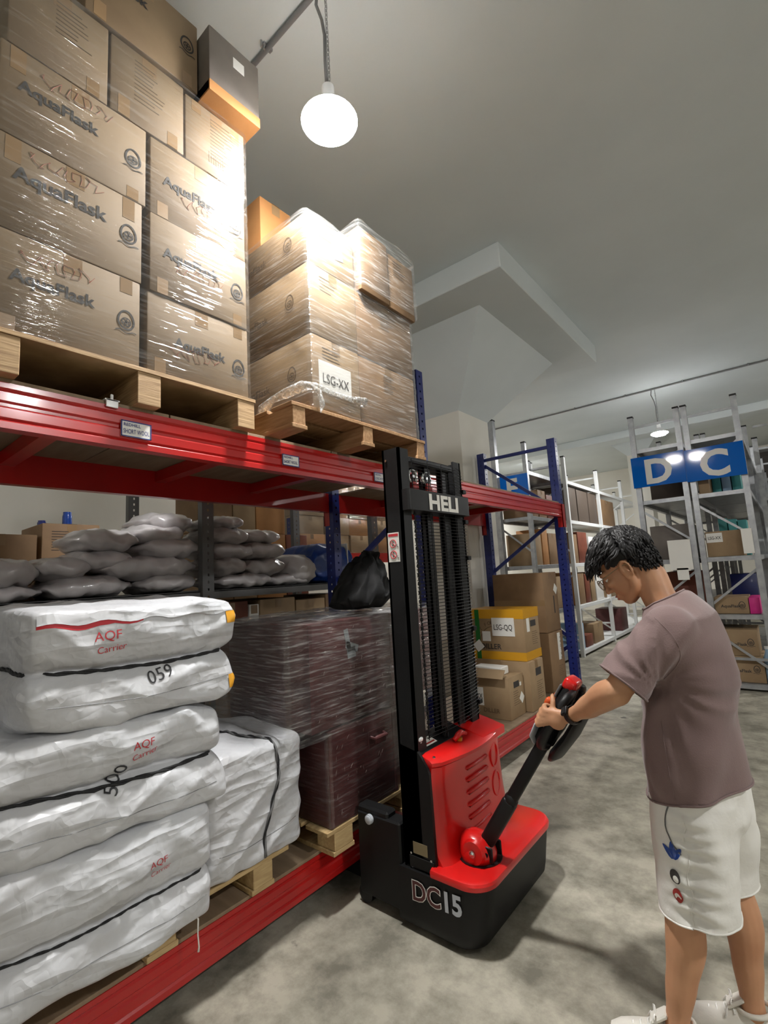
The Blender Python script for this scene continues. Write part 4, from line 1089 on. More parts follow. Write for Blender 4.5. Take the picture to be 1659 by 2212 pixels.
ob('guard', MB().loft([[tp(s, n0 + hn * math.sin(a), hy * math.cos(a)) for a in [2 * PI * k / 18 for k in range(18)]] for s, n0, hn, hy in ((0.56, -0.052, 0.012, 0.03), (0.60, -0.06, 0.024, 0.075), (0.70, -0.072, 0.022, 0.095), (0.80, -0.07, 0.02, 0.09), (0.85, -0.045, 0.014, 0.06))]), M['blkp'], st, True, ang=50)
ob('grey_plate', MB().loft([[tp(s, n0 + hn * math.sin(a), -0.012 + hy * math.cos(a)) for a in [2 * PI * k / 18 for k in range(18)]] for s, n0, hn, hy in ((0.572, 0.03, 0.006, 0.012), (0.60, 0.046, 0.010, 0.040), (0.66, 0.050, 0.010, 0.052), (0.70, 0.046, 0.008, 0.045), (0.715, 0.042, 0.003, 0.02))]), M['greyplate'], st, True, ang=50)
ob('control_panel', MB().obox(tp(0.825, 0.043), (0.06, 0.07, 0.010), BT, 0.003), M['gry'], st)
ob('belly_button', MB().obox(tp(0.872, 0.016), (0.05, 0.085, 0.055), BT, 0.016, 3), M['mred'], st, True, ang=40)
for sgn in (-1, 1):
    ob('throttle_switch', MB().obox(tp(0.772, 0.05, sgn * 0.045), (0.032, 0.034, 0.026), BT, 0.009, 3), M['orange'], st, True, ang=40)
# mast
def channel(xa, xb, y0, y1, z0, z1, open_y, t=0.012):
    mb = MB()
    mb.box(xa, xb, y0 if open_y > 0 else y1 - t, y0 + t if open_y > 0 else y1, z0, z1)
    mb.box(xb - t, xb, y0, y1, z0, z1).box(xa, xa + t, y0, y1, z0, z1)
    return mb
ob('mast_channel', channel(0.385, 0.487, 1.806, 1.882, 0.03, 2.105, 1), M['blk'], st)
ob('mast_channel', channel(0.40, 0.487, 2.30, 2.372, 0.03, 2.105, -1), M['blk'], st)
ob('inner_channel', channel(0.425, 0.460, 2.045, 2.105, 0.06, 2.06, 1, 0.008), M['blkm'], st)
ob('inner_channel', channel(0.425, 0.460, 2.215, 2.285, 0.06, 2.06, -1, 0.008), M['blkm'], st)
ob('lift_cylinder', MB().cyl((0.44, 2.262, 0.1), (0.44, 2.262, 1.75), 0.026, n=18).cyl((0.44, 2.262, 1.75), (0.44, 2.262, 2.0), 0.016, n=14), M['blkm'], st, True, ang=40)
ch = MB()
for k in range(60):
    z = 0.7 + k * 0.0215
    ch.obox((0.452, 1.957, z), (0.006, 0.022 if k % 2 else 0.014, 0.019), None, 0.003)
ob('lift_chain', ch, M['blkm'], st)['kind'] = 'stuff'
ob('hose', MB().tube([(0.462, 1.893, 0.72), (0.465, 1.892, 1.2), (0.462, 1.893, 1.95)], 0.006, 8), M['blkp'], st, True)
for yy in (1.955, 2.075):
    ob('chain_sheave', MB().tube([(0.45, yy + 0.034 * math.cos(a), 1.985 + 0.034 * math.sin(a)) for a in [2 * PI * q / 20 for q in range(21)]], 0.011, 8).cyl((0.44, yy, 1.985), (0.462, yy, 1.985), 0.011, n=12), M['chrome'], st, True, ang=50)
    ob('sheave_bracket', MB().box(0.43, 0.475, yy - 0.024, yy + 0.024, 1.905, 1.945, 0.004).box(0.43, 0.465, yy - 0.014, yy + 0.014, 1.89, 1.96), M['dred'], st)
ob('mast_top', MB().box(0.378, 0.482, 1.884, 2.298, 2.045, 2.075, 0.004), M['blkm'], st)
ob('mast_foot', MB().box(0.37, 0.49, 1.81, 2.37, 0.03, 0.11), M['blk'], st)
cb = MB().loft([[(x, y, z) for x, y in rrect(0.42, 0.532, 1.812, 2.372, 0.018, 4)] for z in (1.80, 1.90)])
ob('cross_beam', cb, M['blkp'], st, True, ang=40)
txt('HELI', 0.105, (0.533, 1.965, 1.812), (0, 1, 0), (0, 0, 1), M['paper'], st, 'lettering', 0.04, lift=0.0015, sx=1.36)
# wire guard behind the operator: verticals and closely spaced wires, bowed outwards at the right
def gp(y, z):
    t = (y - 1.885) / (2.39 - 1.885)
    return (0.493 + 0.018 * math.sin(PI * min(1, t)) - 0.03 * max(0, t - 0.9) * 10 * 0.3, y, z)
g = MB()
z = 0.76
while z < 2.075:
    if not (1.795 < z < 1.905):
        y1 = 2.398 if z < 2.0 else 2.398 - (z - 2.0) * 0.5
        g.tube([gp(1.885 + (y1 - 1.885) * k / 6, z) for k in range(7)], 0.0016, 4)
    z += 0.0165
for y in (1.90, 2.02, 2.14, 2.26, 2.372):
    g.tube([(gp(y, 0)[0] - 0.003, y, 0.75), (gp(y, 0)[0] - 0.003, y, 2.06)], 0.0022, 5)
gd = ob('wire_guard', g, M['blkm'], st); gd['kind'] = 'stuff'
for zz in (0.80, 1.18, 1.56, 1.76, 1.93):
    ob('guard_clip', MB().box(0.478, 0.50, 2.368, 2.40, zz, zz + 0.022, 0.002), M['blk'], st)
ob('bolt', MB().cyl((0.41, 1.8, 2.05), (0.41, 1.806, 2.05), 0.006, n=8), M['chrome'], st)
# warning sticker on the mast flank
c = flat('warning_sticker', M['paper'], st, (0.394, 1.8055, 1.562), (1, 0, 0), (0, 0, 1), 0.066, 0.138)
ob('red_header', MB().box(0.398, 0.456, 1.8034, 1.8042, 1.682, 1.694), M['redp'], c)
for zc in (1.648, 1.596):
    rg = MB()
    rg.tube([(0.424 + 0.018 * math.cos(a), 1.8037, zc + 0.018 * math.sin(a)) for a in [2 * PI * q / 20 for q in range(21)]], 0.0018, 5)
    rg.tube([(0.411, 1.8037, zc + 0.013), (0.437, 1.8037, zc - 0.013)], 0.0016, 5)
    ob('prohibition_ring', rg, M['redp'], c)
    pg = MB().sphere((0.424, 1.8038, zc + 0.010), (0.003, 0.0008, 0.003), u=8, v=6).tube([(0.424, 1.8038, zc + 0.006), (0.424, 1.8038, zc - 0.003), (0.420, 1.8038, zc - 0.012)], 0.002, 4).tube([(0.424, 1.8038, zc - 0.002), (0.430, 1.8038, zc - 0.010)], 0.0016, 4)
    pg.tube([(0.448, 1.8038, zc - 0.004), (0.446, 1.8038, zc - 0.012), (0.454, 1.8038, zc - 0.016)], 0.0014, 4)
    ob('pictogram', pg, M['ink'], c)
# flank plates and model lettering
ob('nameplate', MB().box(0.436, 0.512, 1.8035, 1.8055, 0.302, 0.350, 0.001), M['plate'], st)
for p in ((0.425, 0.300), (0.53, 0.295), (0.428, 0.245), (0.535, 0.262)):
    ob('bolt', MB().cyl((p[0], 1.802, p[1]), (p[0], 1.806, p[1]), 0.005, n=8), M['chrome'], st)
ob('flank_plate', MB().box(0.415, 0.545, 1.801, 1.8055, 0.245, 0.292, 0.002), M['blk'], st)
def outline_letters(s, size, org, xd, yd, m1, m2):
    txt(s, size, org, xd, yd, M[m1], st, 'lettering', 0.05, lift=0.0010)
    txt(s, size, org, xd, yd, M[m2], st, 'lettering', 0.018, lift=0.0018)
outline_letters('DC', 0.102, (0.436, 1.7775, 0.134), (1, 0, 0.05), (0, 0.06, 1), 'paper', 'maroon')
txt('15', 0.100, (0.586, 1.7775, 0.142), (1, 0, 0.05), (0, 0.06, 1), M['greyplate'], st, 'lettering', 0.035)
# carriage, legs and forks under the rack
ob('leg_bracket', MB().box(0.115, 0.372, 1.795, 1.875, 0.045, 0.405, 0.008).box(0.115, 0.30, 1.80, 1.87, 0.395, 0.43, 0.01), M['blk'], st)
ob('leg_bracket', MB().box(0.115, 0.372, 2.31, 2.39, 0.045, 0.405, 0.008), M['blk'], st)
ob('bolt', MB().cyl((0.20, 1.780, 0.385), (0.20, 1.795, 0.385), 0.021, n=18).sphere((0.20, 1.780, 0.385), (0.019, 0.006, 0.019), u=12, v=6), M['greyplate'], st, True, ang=40)
ob('fork_carriage', MB().box(0.20, 0.37, 1.88, 2.30, 0.06, 0.16).box(0.33, 0.37, 1.88, 2.30, 0.30, 0.40), M['blk'], st)
for yy in (1.90, 2.14):
    ob('fork', MB().prism([(0.30, 0.10), (-0.75, 0.075), (-0.80, 0.045), (-0.75, 0.03), (0.30, 0.03)], 'y', yy, yy + 0.15), M['blk'], st)
for yy in (1.80, 2.32):
    ob('load_wheel', MB().cyl((0.14, yy + 0.005, 0.04), (0.14, yy + 0.065, 0.04), 0.04, n=18), M['blkp'], st, True, ang=40)
# ---------------------------------------------------------------- the worker
def remesh(mb, voxel, it=4, name='skin'):
    me = bpy.data.meshes.new('t'); mb.bm.to_mesh(me); mb.bm.free()
    o = bpy.data.objects.new('t', me); COL.objects.link(o)
    r = o.modifiers.new('r', 'REMESH'); r.mode = 'VOXEL'; r.voxel_size = voxel; r.use_smooth_shade = True
    s = o.modifiers.new('s', 'SMOOTH'); s.iterations = it; s.factor = 0.5
    dg = bpy.context.evaluated_depsgraph_get()
    out = bpy.data.meshes.new_from_object(o.evaluated_get(dg))
    bpy.data.objects.remove(o); bpy.data.meshes.remove(me)
    out.name = name
    return out

def limb(mb, pts, n=14):
    """chain of tapered segments with round joints: pts = [(p, r), ...]"""
    # Catmull-Rom resampling keeps the outline smooth
    P = [V(p) for p, _ in pts]; R = [r for _, r in pts]
    out = []; rr_ = []
    for i in range(len(P) - 1):
        p0, p1, p2, p3 = P[max(i - 1, 0)], P[i], P[i + 1], P[min(i + 2, len(P) - 1)]
        for k in range(6):
            t = k / 6
            out.append(0.5 * ((2 * p1) + (p2 - p0) * t + (2 * p0 - 5 * p1 + 4 * p2 - p3) * t * t + (3 * p1 - p0 - 3 * p2 + p3) * t ** 3))
            rr_.append(R[i] + (R[i + 1] - R[i]) * (3 * t * t - 2 * t ** 3))
    out.append(P[-1]); rr_.append(R[-1])
    mb.tube(out, rr_, n)
    mb.sphere(P[0], R[0], u=n, v=8); mb.sphere(P[-1], R[-1], u=n, v=8)

def ell(mb, rings, n=28):
    """stack of elliptical rings: (centre, rx, ry)"""
    mb.loft([[(c[0] + rx * math.copysign(abs(math.cos(a)) ** 0.9, math.cos(a)), c[1] + ry * math.copysign(abs(math.sin(a)) ** 0.9, math.sin(a)), c[2] + dz * math.cos(a)) for a in [2 * PI * k / n for k in range(n)]] for c, rx, ry, dz in rings])

pr = thing('person', 'person in a mauve t-shirt and white shorts, head bent, both hands on the stacker handle', 'person', (1.5, 1.95, 0))
HC = V((1.380, 1.965, 1.484))
a_ = math.radians(31)
HF, HS, HU = V((-math.cos(a_), 0, -math.sin(a_))), V((0, -1, 0)), V((-math.sin(a_), 0, math.cos(a_)))
HM = Matrix((HF, HS, HU)).transposed()
def hp(f, s, u): return HC + HF * f + HS * s + HU * u

body = MB()
# skull, face, jaw
body.sphere(hp(-0.018, 0, 0.030), (0.094, 0.073, 0.086), HM, 24, 16)
body.sphere(hp(0.026, 0, -0.030), (0.060, 0.060, 0.082), HM, 24, 16)
body.sphere(hp(0.050, 0, -0.104), (0.028, 0.028, 0.020), HM)
for s in (-1, 1):
    limb(body, [(hp(-0.012, s * 0.056, -0.045), 0.018), (hp(0.005, s * 0.052, -0.085), 0.017), (hp(0.048, s * 0.020, -0.106), 0.016)], 10)
    limb(body, [(hp(0.070, s * 0.045, 0.010), 0.010), (hp(0.084, s * 0.018, 0.012), 0.010)], 8)
    body.sphere(hp(0.062, s * 0.038, -0.032), (0.022, 0.020, 0.018), HM)
    body.sphere(hp(0.092, s * 0.012, -0.050), (0.010, 0.008, 0.007), HM, 10, 8)
    # ear: helix, lobe, bowl
    for q in range(10):
        t = q / 9; an = math.radians(-60 + 250 * t)
        body.sphere(hp(-0.014 - 0.019 * math.cos(an) * 0.8 - 0.004, s * (0.079 + 0.006 * math.sin(t * PI)), -0.018 + 0.029 * math.sin(an)), 0.0060, None, 8, 6)
    body.sphere(hp(-0.006, s * 0.073, -0.020), (0.017, 0.008, 0.026), HM, 10, 8)
    body.sphere(hp(-0.002, s * 0.075, -0.044), (0.008, 0.006, 0.009), HM, 8, 6)
limb(body, [(hp(0.080, 0, 0.012), 0.009), (hp(0.093, 0, -0.020), 0.010), (hp(0.103, 0, -0.045), 0.011)], 10)
body.sphere(hp(0.080, 0, -0.074), (0.013, 0.022, 0.0065), HM, 12, 8)
body.sphere(hp(0.077, 0, -0.087), (0.013, 0.019, 0.0070), HM, 12, 8)
# neck and trunk
limb(body, [(hp(-0.045, 0, -0.02), 0.055), (hp(-0.05, 0, -0.075), 0.054), (V((1.485, 1.955, 1.365)), 0.055), (V((1.525, 1.95, 1.315)), 0.066)], 16)
ell(body, [((1.53, 1.95, 1.335), 0.06, 0.09, 0), ((1.535, 1.95, 1.29), 0.09, 0.165, 0), ((1.54, 1.95, 1.20), 0.105, 0.17, 0), ((1.535, 1.95, 1.05), 0.105, 0.155, 0), ((1.53, 1.95, 0.92), 0.10, 0.15, 0), ((1.53, 1.95, 0.82), 0.105, 0.165, 0), ((1.53, 1.95, 0.74), 0.09, 0.15, 0)])
# arms
LS, LE, LW = V((1.525, 1.795, 1.285)), V((1.375, 1.705, 1.092)), V((1.168, 1.852, 0.955))
RS, RE, RW = V((1.525, 2.105, 1.285)), V((1.395, 2.20, 1.09)), V((1.178, 2.118, 0.950))
for S_, E_, W_ in ((LS, LE, LW), (RS, RE, RW)):
    m1 = S_.lerp(E_, 0.5)
    limb(body, [(S_, 0.056), (m1 + V((-0.004, 0, 0.004)), 0.050), (E_, 0.041)], 14)
    limb(body, [(E_, 0.044), (E_.lerp(W_, 0.22) + V((0, 0, 0.006)), 0.047), (E_.lerp(W_, 0.55), 0.039), (E_.lerp(W_, 0.85), 0.0265), (W_, 0.0255)], 14)
# hands: palm, four curled fingers of unequal length, thumb
def hand(W_, sgn, s0, barn=0.0):
    """sgn -1: near hand (palm towards +y); grips the bar that runs along the tiller"""
    c = tp(s0, barn - 0.006, sgn * 0.11)
    o = V((0, sgn, 0))
    kn = [c + TD * d + TN * (0.036 - 0.10 * abs(d - 0.006)) + o * 0.026 for d in (0.031, 0.010, -0.011, -0.031)]
    back = [W_.lerp(k, 0.35) + o * 0.004 for k in kn]
    for k, b in zip(kn, back):
        limb(body, [(W_ + (k - kn[1]) * 0.25, 0.019), (b, 0.017), (k, 0.0128)], 10)
    body.sphere(W_.lerp(c, 0.62) + o * 0.022, (0.034, 0.018, 0.034), BT, 12, 8)
    lens = (1.0, 1.08, 1.02, 0.86)
    for q, k in enumerate(kn):
        L = lens[q]; off = TD * (0.002 * (1.5 - q))
        p1 = k + (TN * 0.016 - o * 0.030) * L + off
        p2 = p1 + (-TN * 0.022 - o * 0.016) * L + off
        p3 = p2 + (-TN * 0.024 + o * 0.008) * L
        limb(body, [(k, 0.0118), (p1, 0.0102), (p2, 0.0094), (p3, 0.0078)], 10)
    tb = W_.lerp(c, 0.45) + TD * 0.022 + o * 0.014
    limb(body, [(tb, 0.017), (c + TD * 0.044 + o * 0.026 + TN * 0.002, 0.0125), (c + TD * 0.072 + o * 0.010 + TN * 0.028, 0.0105), (c + TD * 0.082 - o * 0.012 + TN * 0.045, 0.0088)], 10)
hand(LW, -1, 0.742)
hand(RW, 1, 0.742)
# legs and feet
for hip, kn, an, toe in ((V((1.53, 1.865, 0.82)), V((1.462, 1.830, 0.455)), V((1.412, 1.800, 0.085)), V((1.275, 1.775, 0.035))),
                         (V((1.55, 2.035, 0.82)), V((1.570, 2.03, 0.455)), V((1.592, 1.995, 0.085)), V((1.457, 1.975, 0.035)))):
    limb(body, [(hip, 0.088), (hip.lerp(kn, 0.5), 0.074), (kn + V((0.004, 0, 0.05)), 0.056), (kn, 0.052)], 16)
    limb(body, [(kn, 0.052), (kn.lerp(an, 0.30) + V((0.014, 0, 0)), 0.056), (kn.lerp(an, 0.62) + V((0.006, 0, 0)), 0.043), (kn.lerp(an, 0.88), 0.0325), (an, 0.034)], 16)
    limb(body, [(an + V((0.02, 0, -0.03)), 0.026), (an.lerp(toe, 0.5) + V((0, 0, -0.012)), 0.022), (toe, 0.020)], 12)
me = remesh(body, 0.0052, 3, 'body')
me.transform(Matrix.Translation(-OFF[pr.name]))
obm('body', me, M['skin'], pr, True)
# eyes, brows
for s in (-1, 1):
    ob('eye', MB().sphere(hp(0.068, s * 0.031, -0.010), 0.0125, None, 14, 10), M['paper'], pr, True)
    ob('iris', MB().sphere(hp(0.0765, s * 0.031, -0.013), (0.0045, 0.006, 0.006), HM, 12, 8), M['hair'], pr, True)
    ob('eyelid', MB().sphere(hp(0.069, s * 0.031, -0.005), (0.0142, 0.0148, 0.0085), HM, 14, 10), M['skin'], pr, True)
    ob('eyebrow', MB().tube([hp(0.090, s * 0.012, 0.018), hp(0.087, s * 0.030, 0.022), hp(0.072, s * 0.050, 0.016)], [0.0035, 0.004, 0.002], 6), M['hair'], pr, True)
lip = mat('lips', (170, 100, 84), 0.45)
ob('lips', MB().sphere(hp(0.0835, 0, -0.0745), (0.011, 0.019, 0.0050), HM, 12, 8).sphere(hp(0.0815, 0, -0.0855), (0.011, 0.017, 0.0052), HM, 12, 8), lip, pr, True)
# glasses
gl = MB()
for s in (-1, 1):
    c = hp(0.102, s * 0.034, -0.016)
    gl.tube([c + HS * (0.026 * math.cos(a)) + HU * (0.020 * math.sin(a)) for a in [2 * PI * k / 24 for k in range(25)]], 0.0016, 6)
    gl.tube([hp(0.100, s * 0.060, -0.010), hp(0.085, s * 0.074, -0.006), hp(0.02, s * 0.079, -0.002), hp(-0.025, s * 0.080, -0.004), hp(-0.035, s * 0.079, -0.02)], 0.0014, 6)
gl.tube([hp(0.103, -0.008, -0.012), hp(0.107, 0, -0.009), hp(0.103, 0.008, -0.012)], 0.0014, 6)
g_ = ob('glasses', gl, M['plate'], pr, True, label='thin metal rimmed glasses')
for s in (-1, 1):
    mb = MB(); c = hp(0.102, s * 0.034, -0.016)
    mb.bm.faces.new(mb.ring([c + HS * (0.0255 * math.cos(a)) + HU * (0.0195 * math.sin(a)) for a in [2 * PI * k / 24 for k in range(24)]]))
    ob('lens', mb, M['filmb'], g_)
# hair: skull cap with short back and sides, plus heavy wavy locks on top
hb = MB()
hb.sphere(hp(-0.022, 0, 0.050), (0.106, 0.082, 0.090), HM, 28, 18)
hb.sphere(hp(-0.060, 0, 0.000), (0.062, 0.073, 0.082), HM, 24, 16)
cap = remesh(hb, 0.006, 3)
bm = bmesh.new(); bm.from_mesh(cap)
# trim to a hairline: forehead, around the ears, nape
dl = []
for v in bm.verts:
    d = v.co - HC; f, s, u = d.dot(HF), d.dot(HS), d.dot(HU)
    line = 0.045 if f > 0.045 else (0.012 if f > 0.018 else (0.006 if f > -0.03 else -0.062 + 0.9 * max(0, f + 0.075)))
    if u < line: dl.append(v)
    else: v.co += V((noise.noise(v.co * 60), noise.noise(v.co * 60 + V((3, 0, 0))), noise.noise(v.co * 60 + V((0, 3, 0))))) * 0.003
bmesh.ops.delete(bm, geom=dl, context='VERTS')
rd = random.Random(12)
locks = MB(); locks.bm.free(); locks.bm = bm
cnt = 0
for k in range(1150):
    th = rd.uniform(0, 2 * PI); ph = math.acos(rd.uniform(-0.05, 1.0)) if k > 120 else math.acos(rd.uniform(0.75, 1.0))
    d = V((math.cos(th) * math.sin(ph), math.sin(th) * math.sin(ph), math.cos(ph)))
    root = hp(-0.026 + d.x * 0.104, d.y * 0.083, 0.048 + d.z * 0.094)
    # comb direction: forward and outward from the crown, wavy
    fwd = (HF * 0.75 + HS * d.y * 0.9) if d.x > -0.2 else (-HU * 0.75 - V((0, 0, 0.45)) - HF * 0.15 + HS * d.y * 0.5)
    out = HF * d.x + HS * d.y + HU * d.z
    L = rd.uniform(0.045, 0.075) if d.x > -0.45 else rd.uniform(0.022, 0.04)
    pts = [root]; p = root.copy(); dirn = (out * (0.55 if d.x > -0.2 else 0.25) + fwd * 0.6).normalized()
    wv = rd.uniform(0, 6); side = dirn.cross(out).normalized() if dirn.cross(out).length > 0.05 else HS
    for q in range(5):
        t = (q + 1) / 5
        dirn = (dirn + fwd * 0.25 - HU * 0.30 * t - out * 0.30 + side * 0.95 * math.sin(wv + q * 1.9)).normalized()
        p = p + dirn * L / 5
        # stay outside the head
        e = p - hp(-0.015, 0, 0.035); ef, es, eu = e.dot(HF) / 0.118, e.dot(HS) / 0.091, e.dot(HU) / 0.106
        m_ = math.sqrt(ef * ef + es * es + eu * eu)
        if m_ < 1.0: p = hp(-0.015, 0, 0.035) + e / m_
        pts.append(p.copy())
    w_ = rd.uniform(0.0035, 0.0070)
    locks.tube(pts, [w_ * 0.9, w_, w_ * 0.95, w_ * 0.75, w_ * 0.5, 0.0012], 6)
for k in range(700):   # short tapered hair at the back and sides
    th = rd.uniform(0, 2 * PI); cz = rd.uniform(-0.75, 0.6); sz = math.sqrt(1 - cz * cz)
    d = V((math.cos(th) * sz, math.sin(th) * sz, cz))
    if d.x > 0.25: continue
    root = hp(-0.058 + d.x * 0.062, d.y * 0.0735, 0.002 + d.z * 0.082)
    r_ = root - HC; f, u = r_.dot(HF), r_.dot(HU)
    if u < (0.008 if f > -0.03 else -0.058 + 0.9 * max(0, f + 0.075)): continue
    out = (HF * d.x + HS * d.y + HU * d.z).normalized()
    dirn = (out * 0.35 - V((0, 0, 0.5)) - HU * 0.5 - HF * 0.1).normalized()
    L = 0.016 + 0.014 * max(0, cz); w_ = rd.uniform(0.0022, 0.004)
    locks.tube([root - out * 0.002, root + dirn * L * 0.5 + out * 0.003, root + dirn * L], [w_, w_, 0.0008], 5)
ob('hair', locks, M['hair'], pr, True, label='wavy black hair, short at back and sides')

# t-shirt: torso and sleeves grown together, then opened at collar, cuffs and hem
tee = MB()
ell(tee, [((1.512, 1.952, 1.385), 0.062, 0.078, 0.01), ((1.522, 1.95, 1.352), 0.082, 0.125, 0.01), ((1.537, 1.95, 1.305), 0.108, 0.185, 0.01), ((1.548, 1.95, 1.22), 0.122, 0.20, 0), ((1.545, 1.95, 1.10), 0.130, 0.198, 0), ((1.537, 1.95, 0.97), 0.134, 0.198, 0), ((1.530, 1.95, 0.85), 0.142, 0.203, 0), ((1.524, 1.95, 0.74), 0.150, 0.208, 0), ((1.520, 1.95, 0.64), 0.152, 0.208, 0)], 36)
for S_, E_ in ((LS, LE), (RS, RE)):
    d = (E_ - S_).normalized()
    limb(tee, [(S_ + V((0.01, 0, -0.005)), 0.079), (S_.lerp(E_, 0.45), 0.080), (E_, 0.076), (E_ + d * 0.07, 0.078)], 20)
tm = remesh(tee, 0.009, 8)
bm = bmesh.new(); bm.from_mesh(tm)
def trim(bm, p, n, sel):
    vs = [v for v in bm.verts if sel(v.co)]
    es = [e for e in bm.edges if sel(e.verts[0].co) or sel(e.verts[1].co)]
    fs = [f for f in bm.faces if any(sel(v.co) for v in f.verts)]
    bmesh.ops.bisect_plane(bm, geom=vs + es + fs, plane_co=p, plane_no=n)
    bmesh.ops.delete(bm, geom=[v for v in bm.verts if sel(v.co) and (v.co - p).dot(n) > 1e-5], context='VERTS')
for S_, E_ in ((LS, LE), (RS, RE)):
    d = (E_ - S_).normalized(); p = S_.lerp(E_, 0.86)
    trim(bm, p, d, lambda c, p=p, d=d, S_=S_: ((c - S_) - d * (c - S_).dot(d)).length < 0.115 and (c - S_).dot(d) > 0.10)
hemp, hemn = V((1.52, 1.95, 0.768)), V((0.255, 0.0, -0.967)).normalized()
trim(bm, hemp, hemn, lambda c: c.z < 0.9)
cp, cn = V((1.500, 1.955, 1.362)), V((-0.45, 0, 0.89)).normalized()
trim(bm, cp, cn, lambda c: c.z > 1.28)
for v in bm.verts:
    c = v.co; n = v.normal
    # drape: folds fanning down from the shoulder blade and armpit, gathers on the sleeve
    k1 = max(0, min(1, (1.30 - c.z) / 0.25)) * max(0, min(1, (c.z - 0.70) / 0.2))
    u = c.x * 14 + c.z * 5 + math.sin(c.z * 6) * 0.8
    f = 0.010 * math.sin(u * 1.1 + noise.noise(c * 5) * 2.5) * k1
    if c.z < 1.0: f += 0.008 * math.sin((c.x * 1.0 + c.y * 0.6) * 38 - c.z * 14 + noise.noise(c * 4) * 3) * min(1, (1.0 - c.z) * 5)
    f += 0.006 * noise.noise(c * 9)
    # creases pulled towards the armpit and across the lower back
    ap = V((1.50, c.y, 1.12)); rel = c - ap; ang = math.atan2(rel.z, rel.x); rad = math.hypot(rel.x, rel.z)
    if c.y < 1.95: f += 0.011 * (ridged(V((ang * 2.6, rad * 3.0, 2.0)), 1.0, 4) - 0.4) * math.exp(-((rad - 0.12) / 0.12) ** 2)
    f += 0.008 * (ridged(V((c.x * 7 + c.z * 4, c.y * 3, c.z * 2.2)), 1.0, 8) - 0.4) * max(0, min(1, (1.02 - c.z) * 6))
    dl_ = (c - LS).dot((LE - LS).normalized())
    if c.y < 1.80 and dl_ > 0.02 and c.x < 1.50: f += 0.006 * math.sin(dl_ * 50 + c.z * 20 + noise.noise(c * 8) * 3)
    v.co += n * f
bm.normal_update()
me = bpy.data.meshes.new('t_shirt'); bm.to_mesh(me); bm.free()
me.transform(Matrix.Translation(-OFF[pr.name]))
tee_o = obm('t_shirt', me, M['tee'], pr, True)
sd = tee_o.modifiers.new('thick', 'SOLIDIFY'); sd.thickness = 0.0025; sd.offset = -1
# stitched edges of the cuffs, hem and collar
def edge_loops(me_src, off, r, name, parent, m, shift=None):
    b2 = bmesh.new(); b2.from_mesh(me_src)
    es = [e for e in b2.edges if e.is_boundary]
    seen = set(); loops = []
    for e in es:
        if e in seen: continue
        lp = [e.verts[0], e.verts[1]]; seen.add(e)
        while True:
            nx = [x for x in lp[-1].link_edges if x.is_boundary and x not in seen]
            if not nx: break
            seen.add(nx[0]); lp.append(nx[0].other_vert(lp[-1]))
        if len(lp) > 20: loops.append([v.co + v.normal * off for v in lp])
    b2.free()
    for L_ in loops:
        mb = MB(); mb.tube(L_[::1] + [L_[0]], r, 6, caps=False)
        ob(name, mb, m, parent, True, local=True)
edge_loops(me, 0.001, 0.0034, 'hem_band', pr, M['tee'])
tb = bmesh.new(); tb.from_mesh(me); tbv = BVHTree.FromBMesh(tb); tb.free()
ofs = OFF[pr.name]
def on_tee(p, d, off=0.0):
    h = tbv.ray_cast(V(p) - ofs, V(d)); return (h[0] + ofs - V(d) * off) if h[0] else None
for nm_s, ln in (('sleeve_seam', [((1.490 + 0.075 * math.sin(t * PI / 14), 1.5, 1.335 - t * 0.0155), (0, 1, 0)) for t in range(14)]), ('side_seam', [((1.478 + 0.0015 * t, 1.5, 1.00 - t * 0.02), (0, 1, 0)) for t in range(12)])):
    q = [on_tee(p, d, 0.0005) for p, d in ln]; q = [x for x in q if x is not None and x.y < 1.9]
    if len(q) > 3: ob(nm_s, MB().tube(q, 0.0013, 5), M['tee'], tee_o)

# shorts: waist and two wide legs, wide open at the hem
sh = MB()
ell(sh, [((1.525, 1.95, 0.86), 0.118, 0.17, 0), ((1.525, 1.95, 0.78), 0.132, 0.182, 0), ((1.525, 1.95, 0.70), 0.135, 0.188, 0), ((1.525, 1.95, 0.66), 0.12, 0.18, 0)], 32)
for c0, c1, rx, ry in ((V((1.522, 1.865, 0.76)), V((1.500, 1.848, 0.36)), 0.108, 0.100), (V((1.545, 2.04, 0.76)), V((1.550, 2.05, 0.36)), 0.100, 0.095)):
    ell(sh, [(c0, 0.122, 0.10, 0), (c0.lerp(c1, 0.35), 0.119, 0.105, 0), (c0.lerp(c1, 0.7), rx + 0.007, ry + 0.004, 0), (c1, rx, ry, 0)], 26)
sm_ = remesh(sh, 0.008, 6)
bm = bmesh.new(); bm.from_mesh(sm_)
trim(bm, V((1.50, 1.85, 0.428)), V((0.10, 0, -1)).normalized(), lambda c: c.z < 0.56)
trim(bm, V((1.53, 1.95, 0.835)), V((0, 0, 1)), lambda c: c.z > 0.75)
for v in bm.verts:
    c = v.co; n = v.normal
    near = math.exp(-((c.x - 1.515) / 0.05) ** 2) * (1 if c.y < 1.9 else 0.3)
    f = 0.0085 * math.sin(c.z * 150 + noise.noise(c * 12) * 3) * near * min(1, max(0, (0.80 - c.z) * 8))
    f += 0.007 * math.sin(c.x * 46 + c.z * 9 + noise.noise(c * 6) * 3) * (1 if c.x > 1.50 else 0.25)
    f += 0.004 * noise.noise(c * 22)
    v.co += n * f
bm.normal_update()
me = bpy.data.meshes.new('shorts'); bm.to_mesh(me)
shb = BVHTree.FromBMesh(bm); bm.free()
def on_shorts(x, z, off=0.002):
    h = shb.ray_cast(V((x, 1.4, z)), V((0, 1, 0)))
    return (h[0] + V((0, -off, 0))) if h[0] else V((x, 1.76, z))
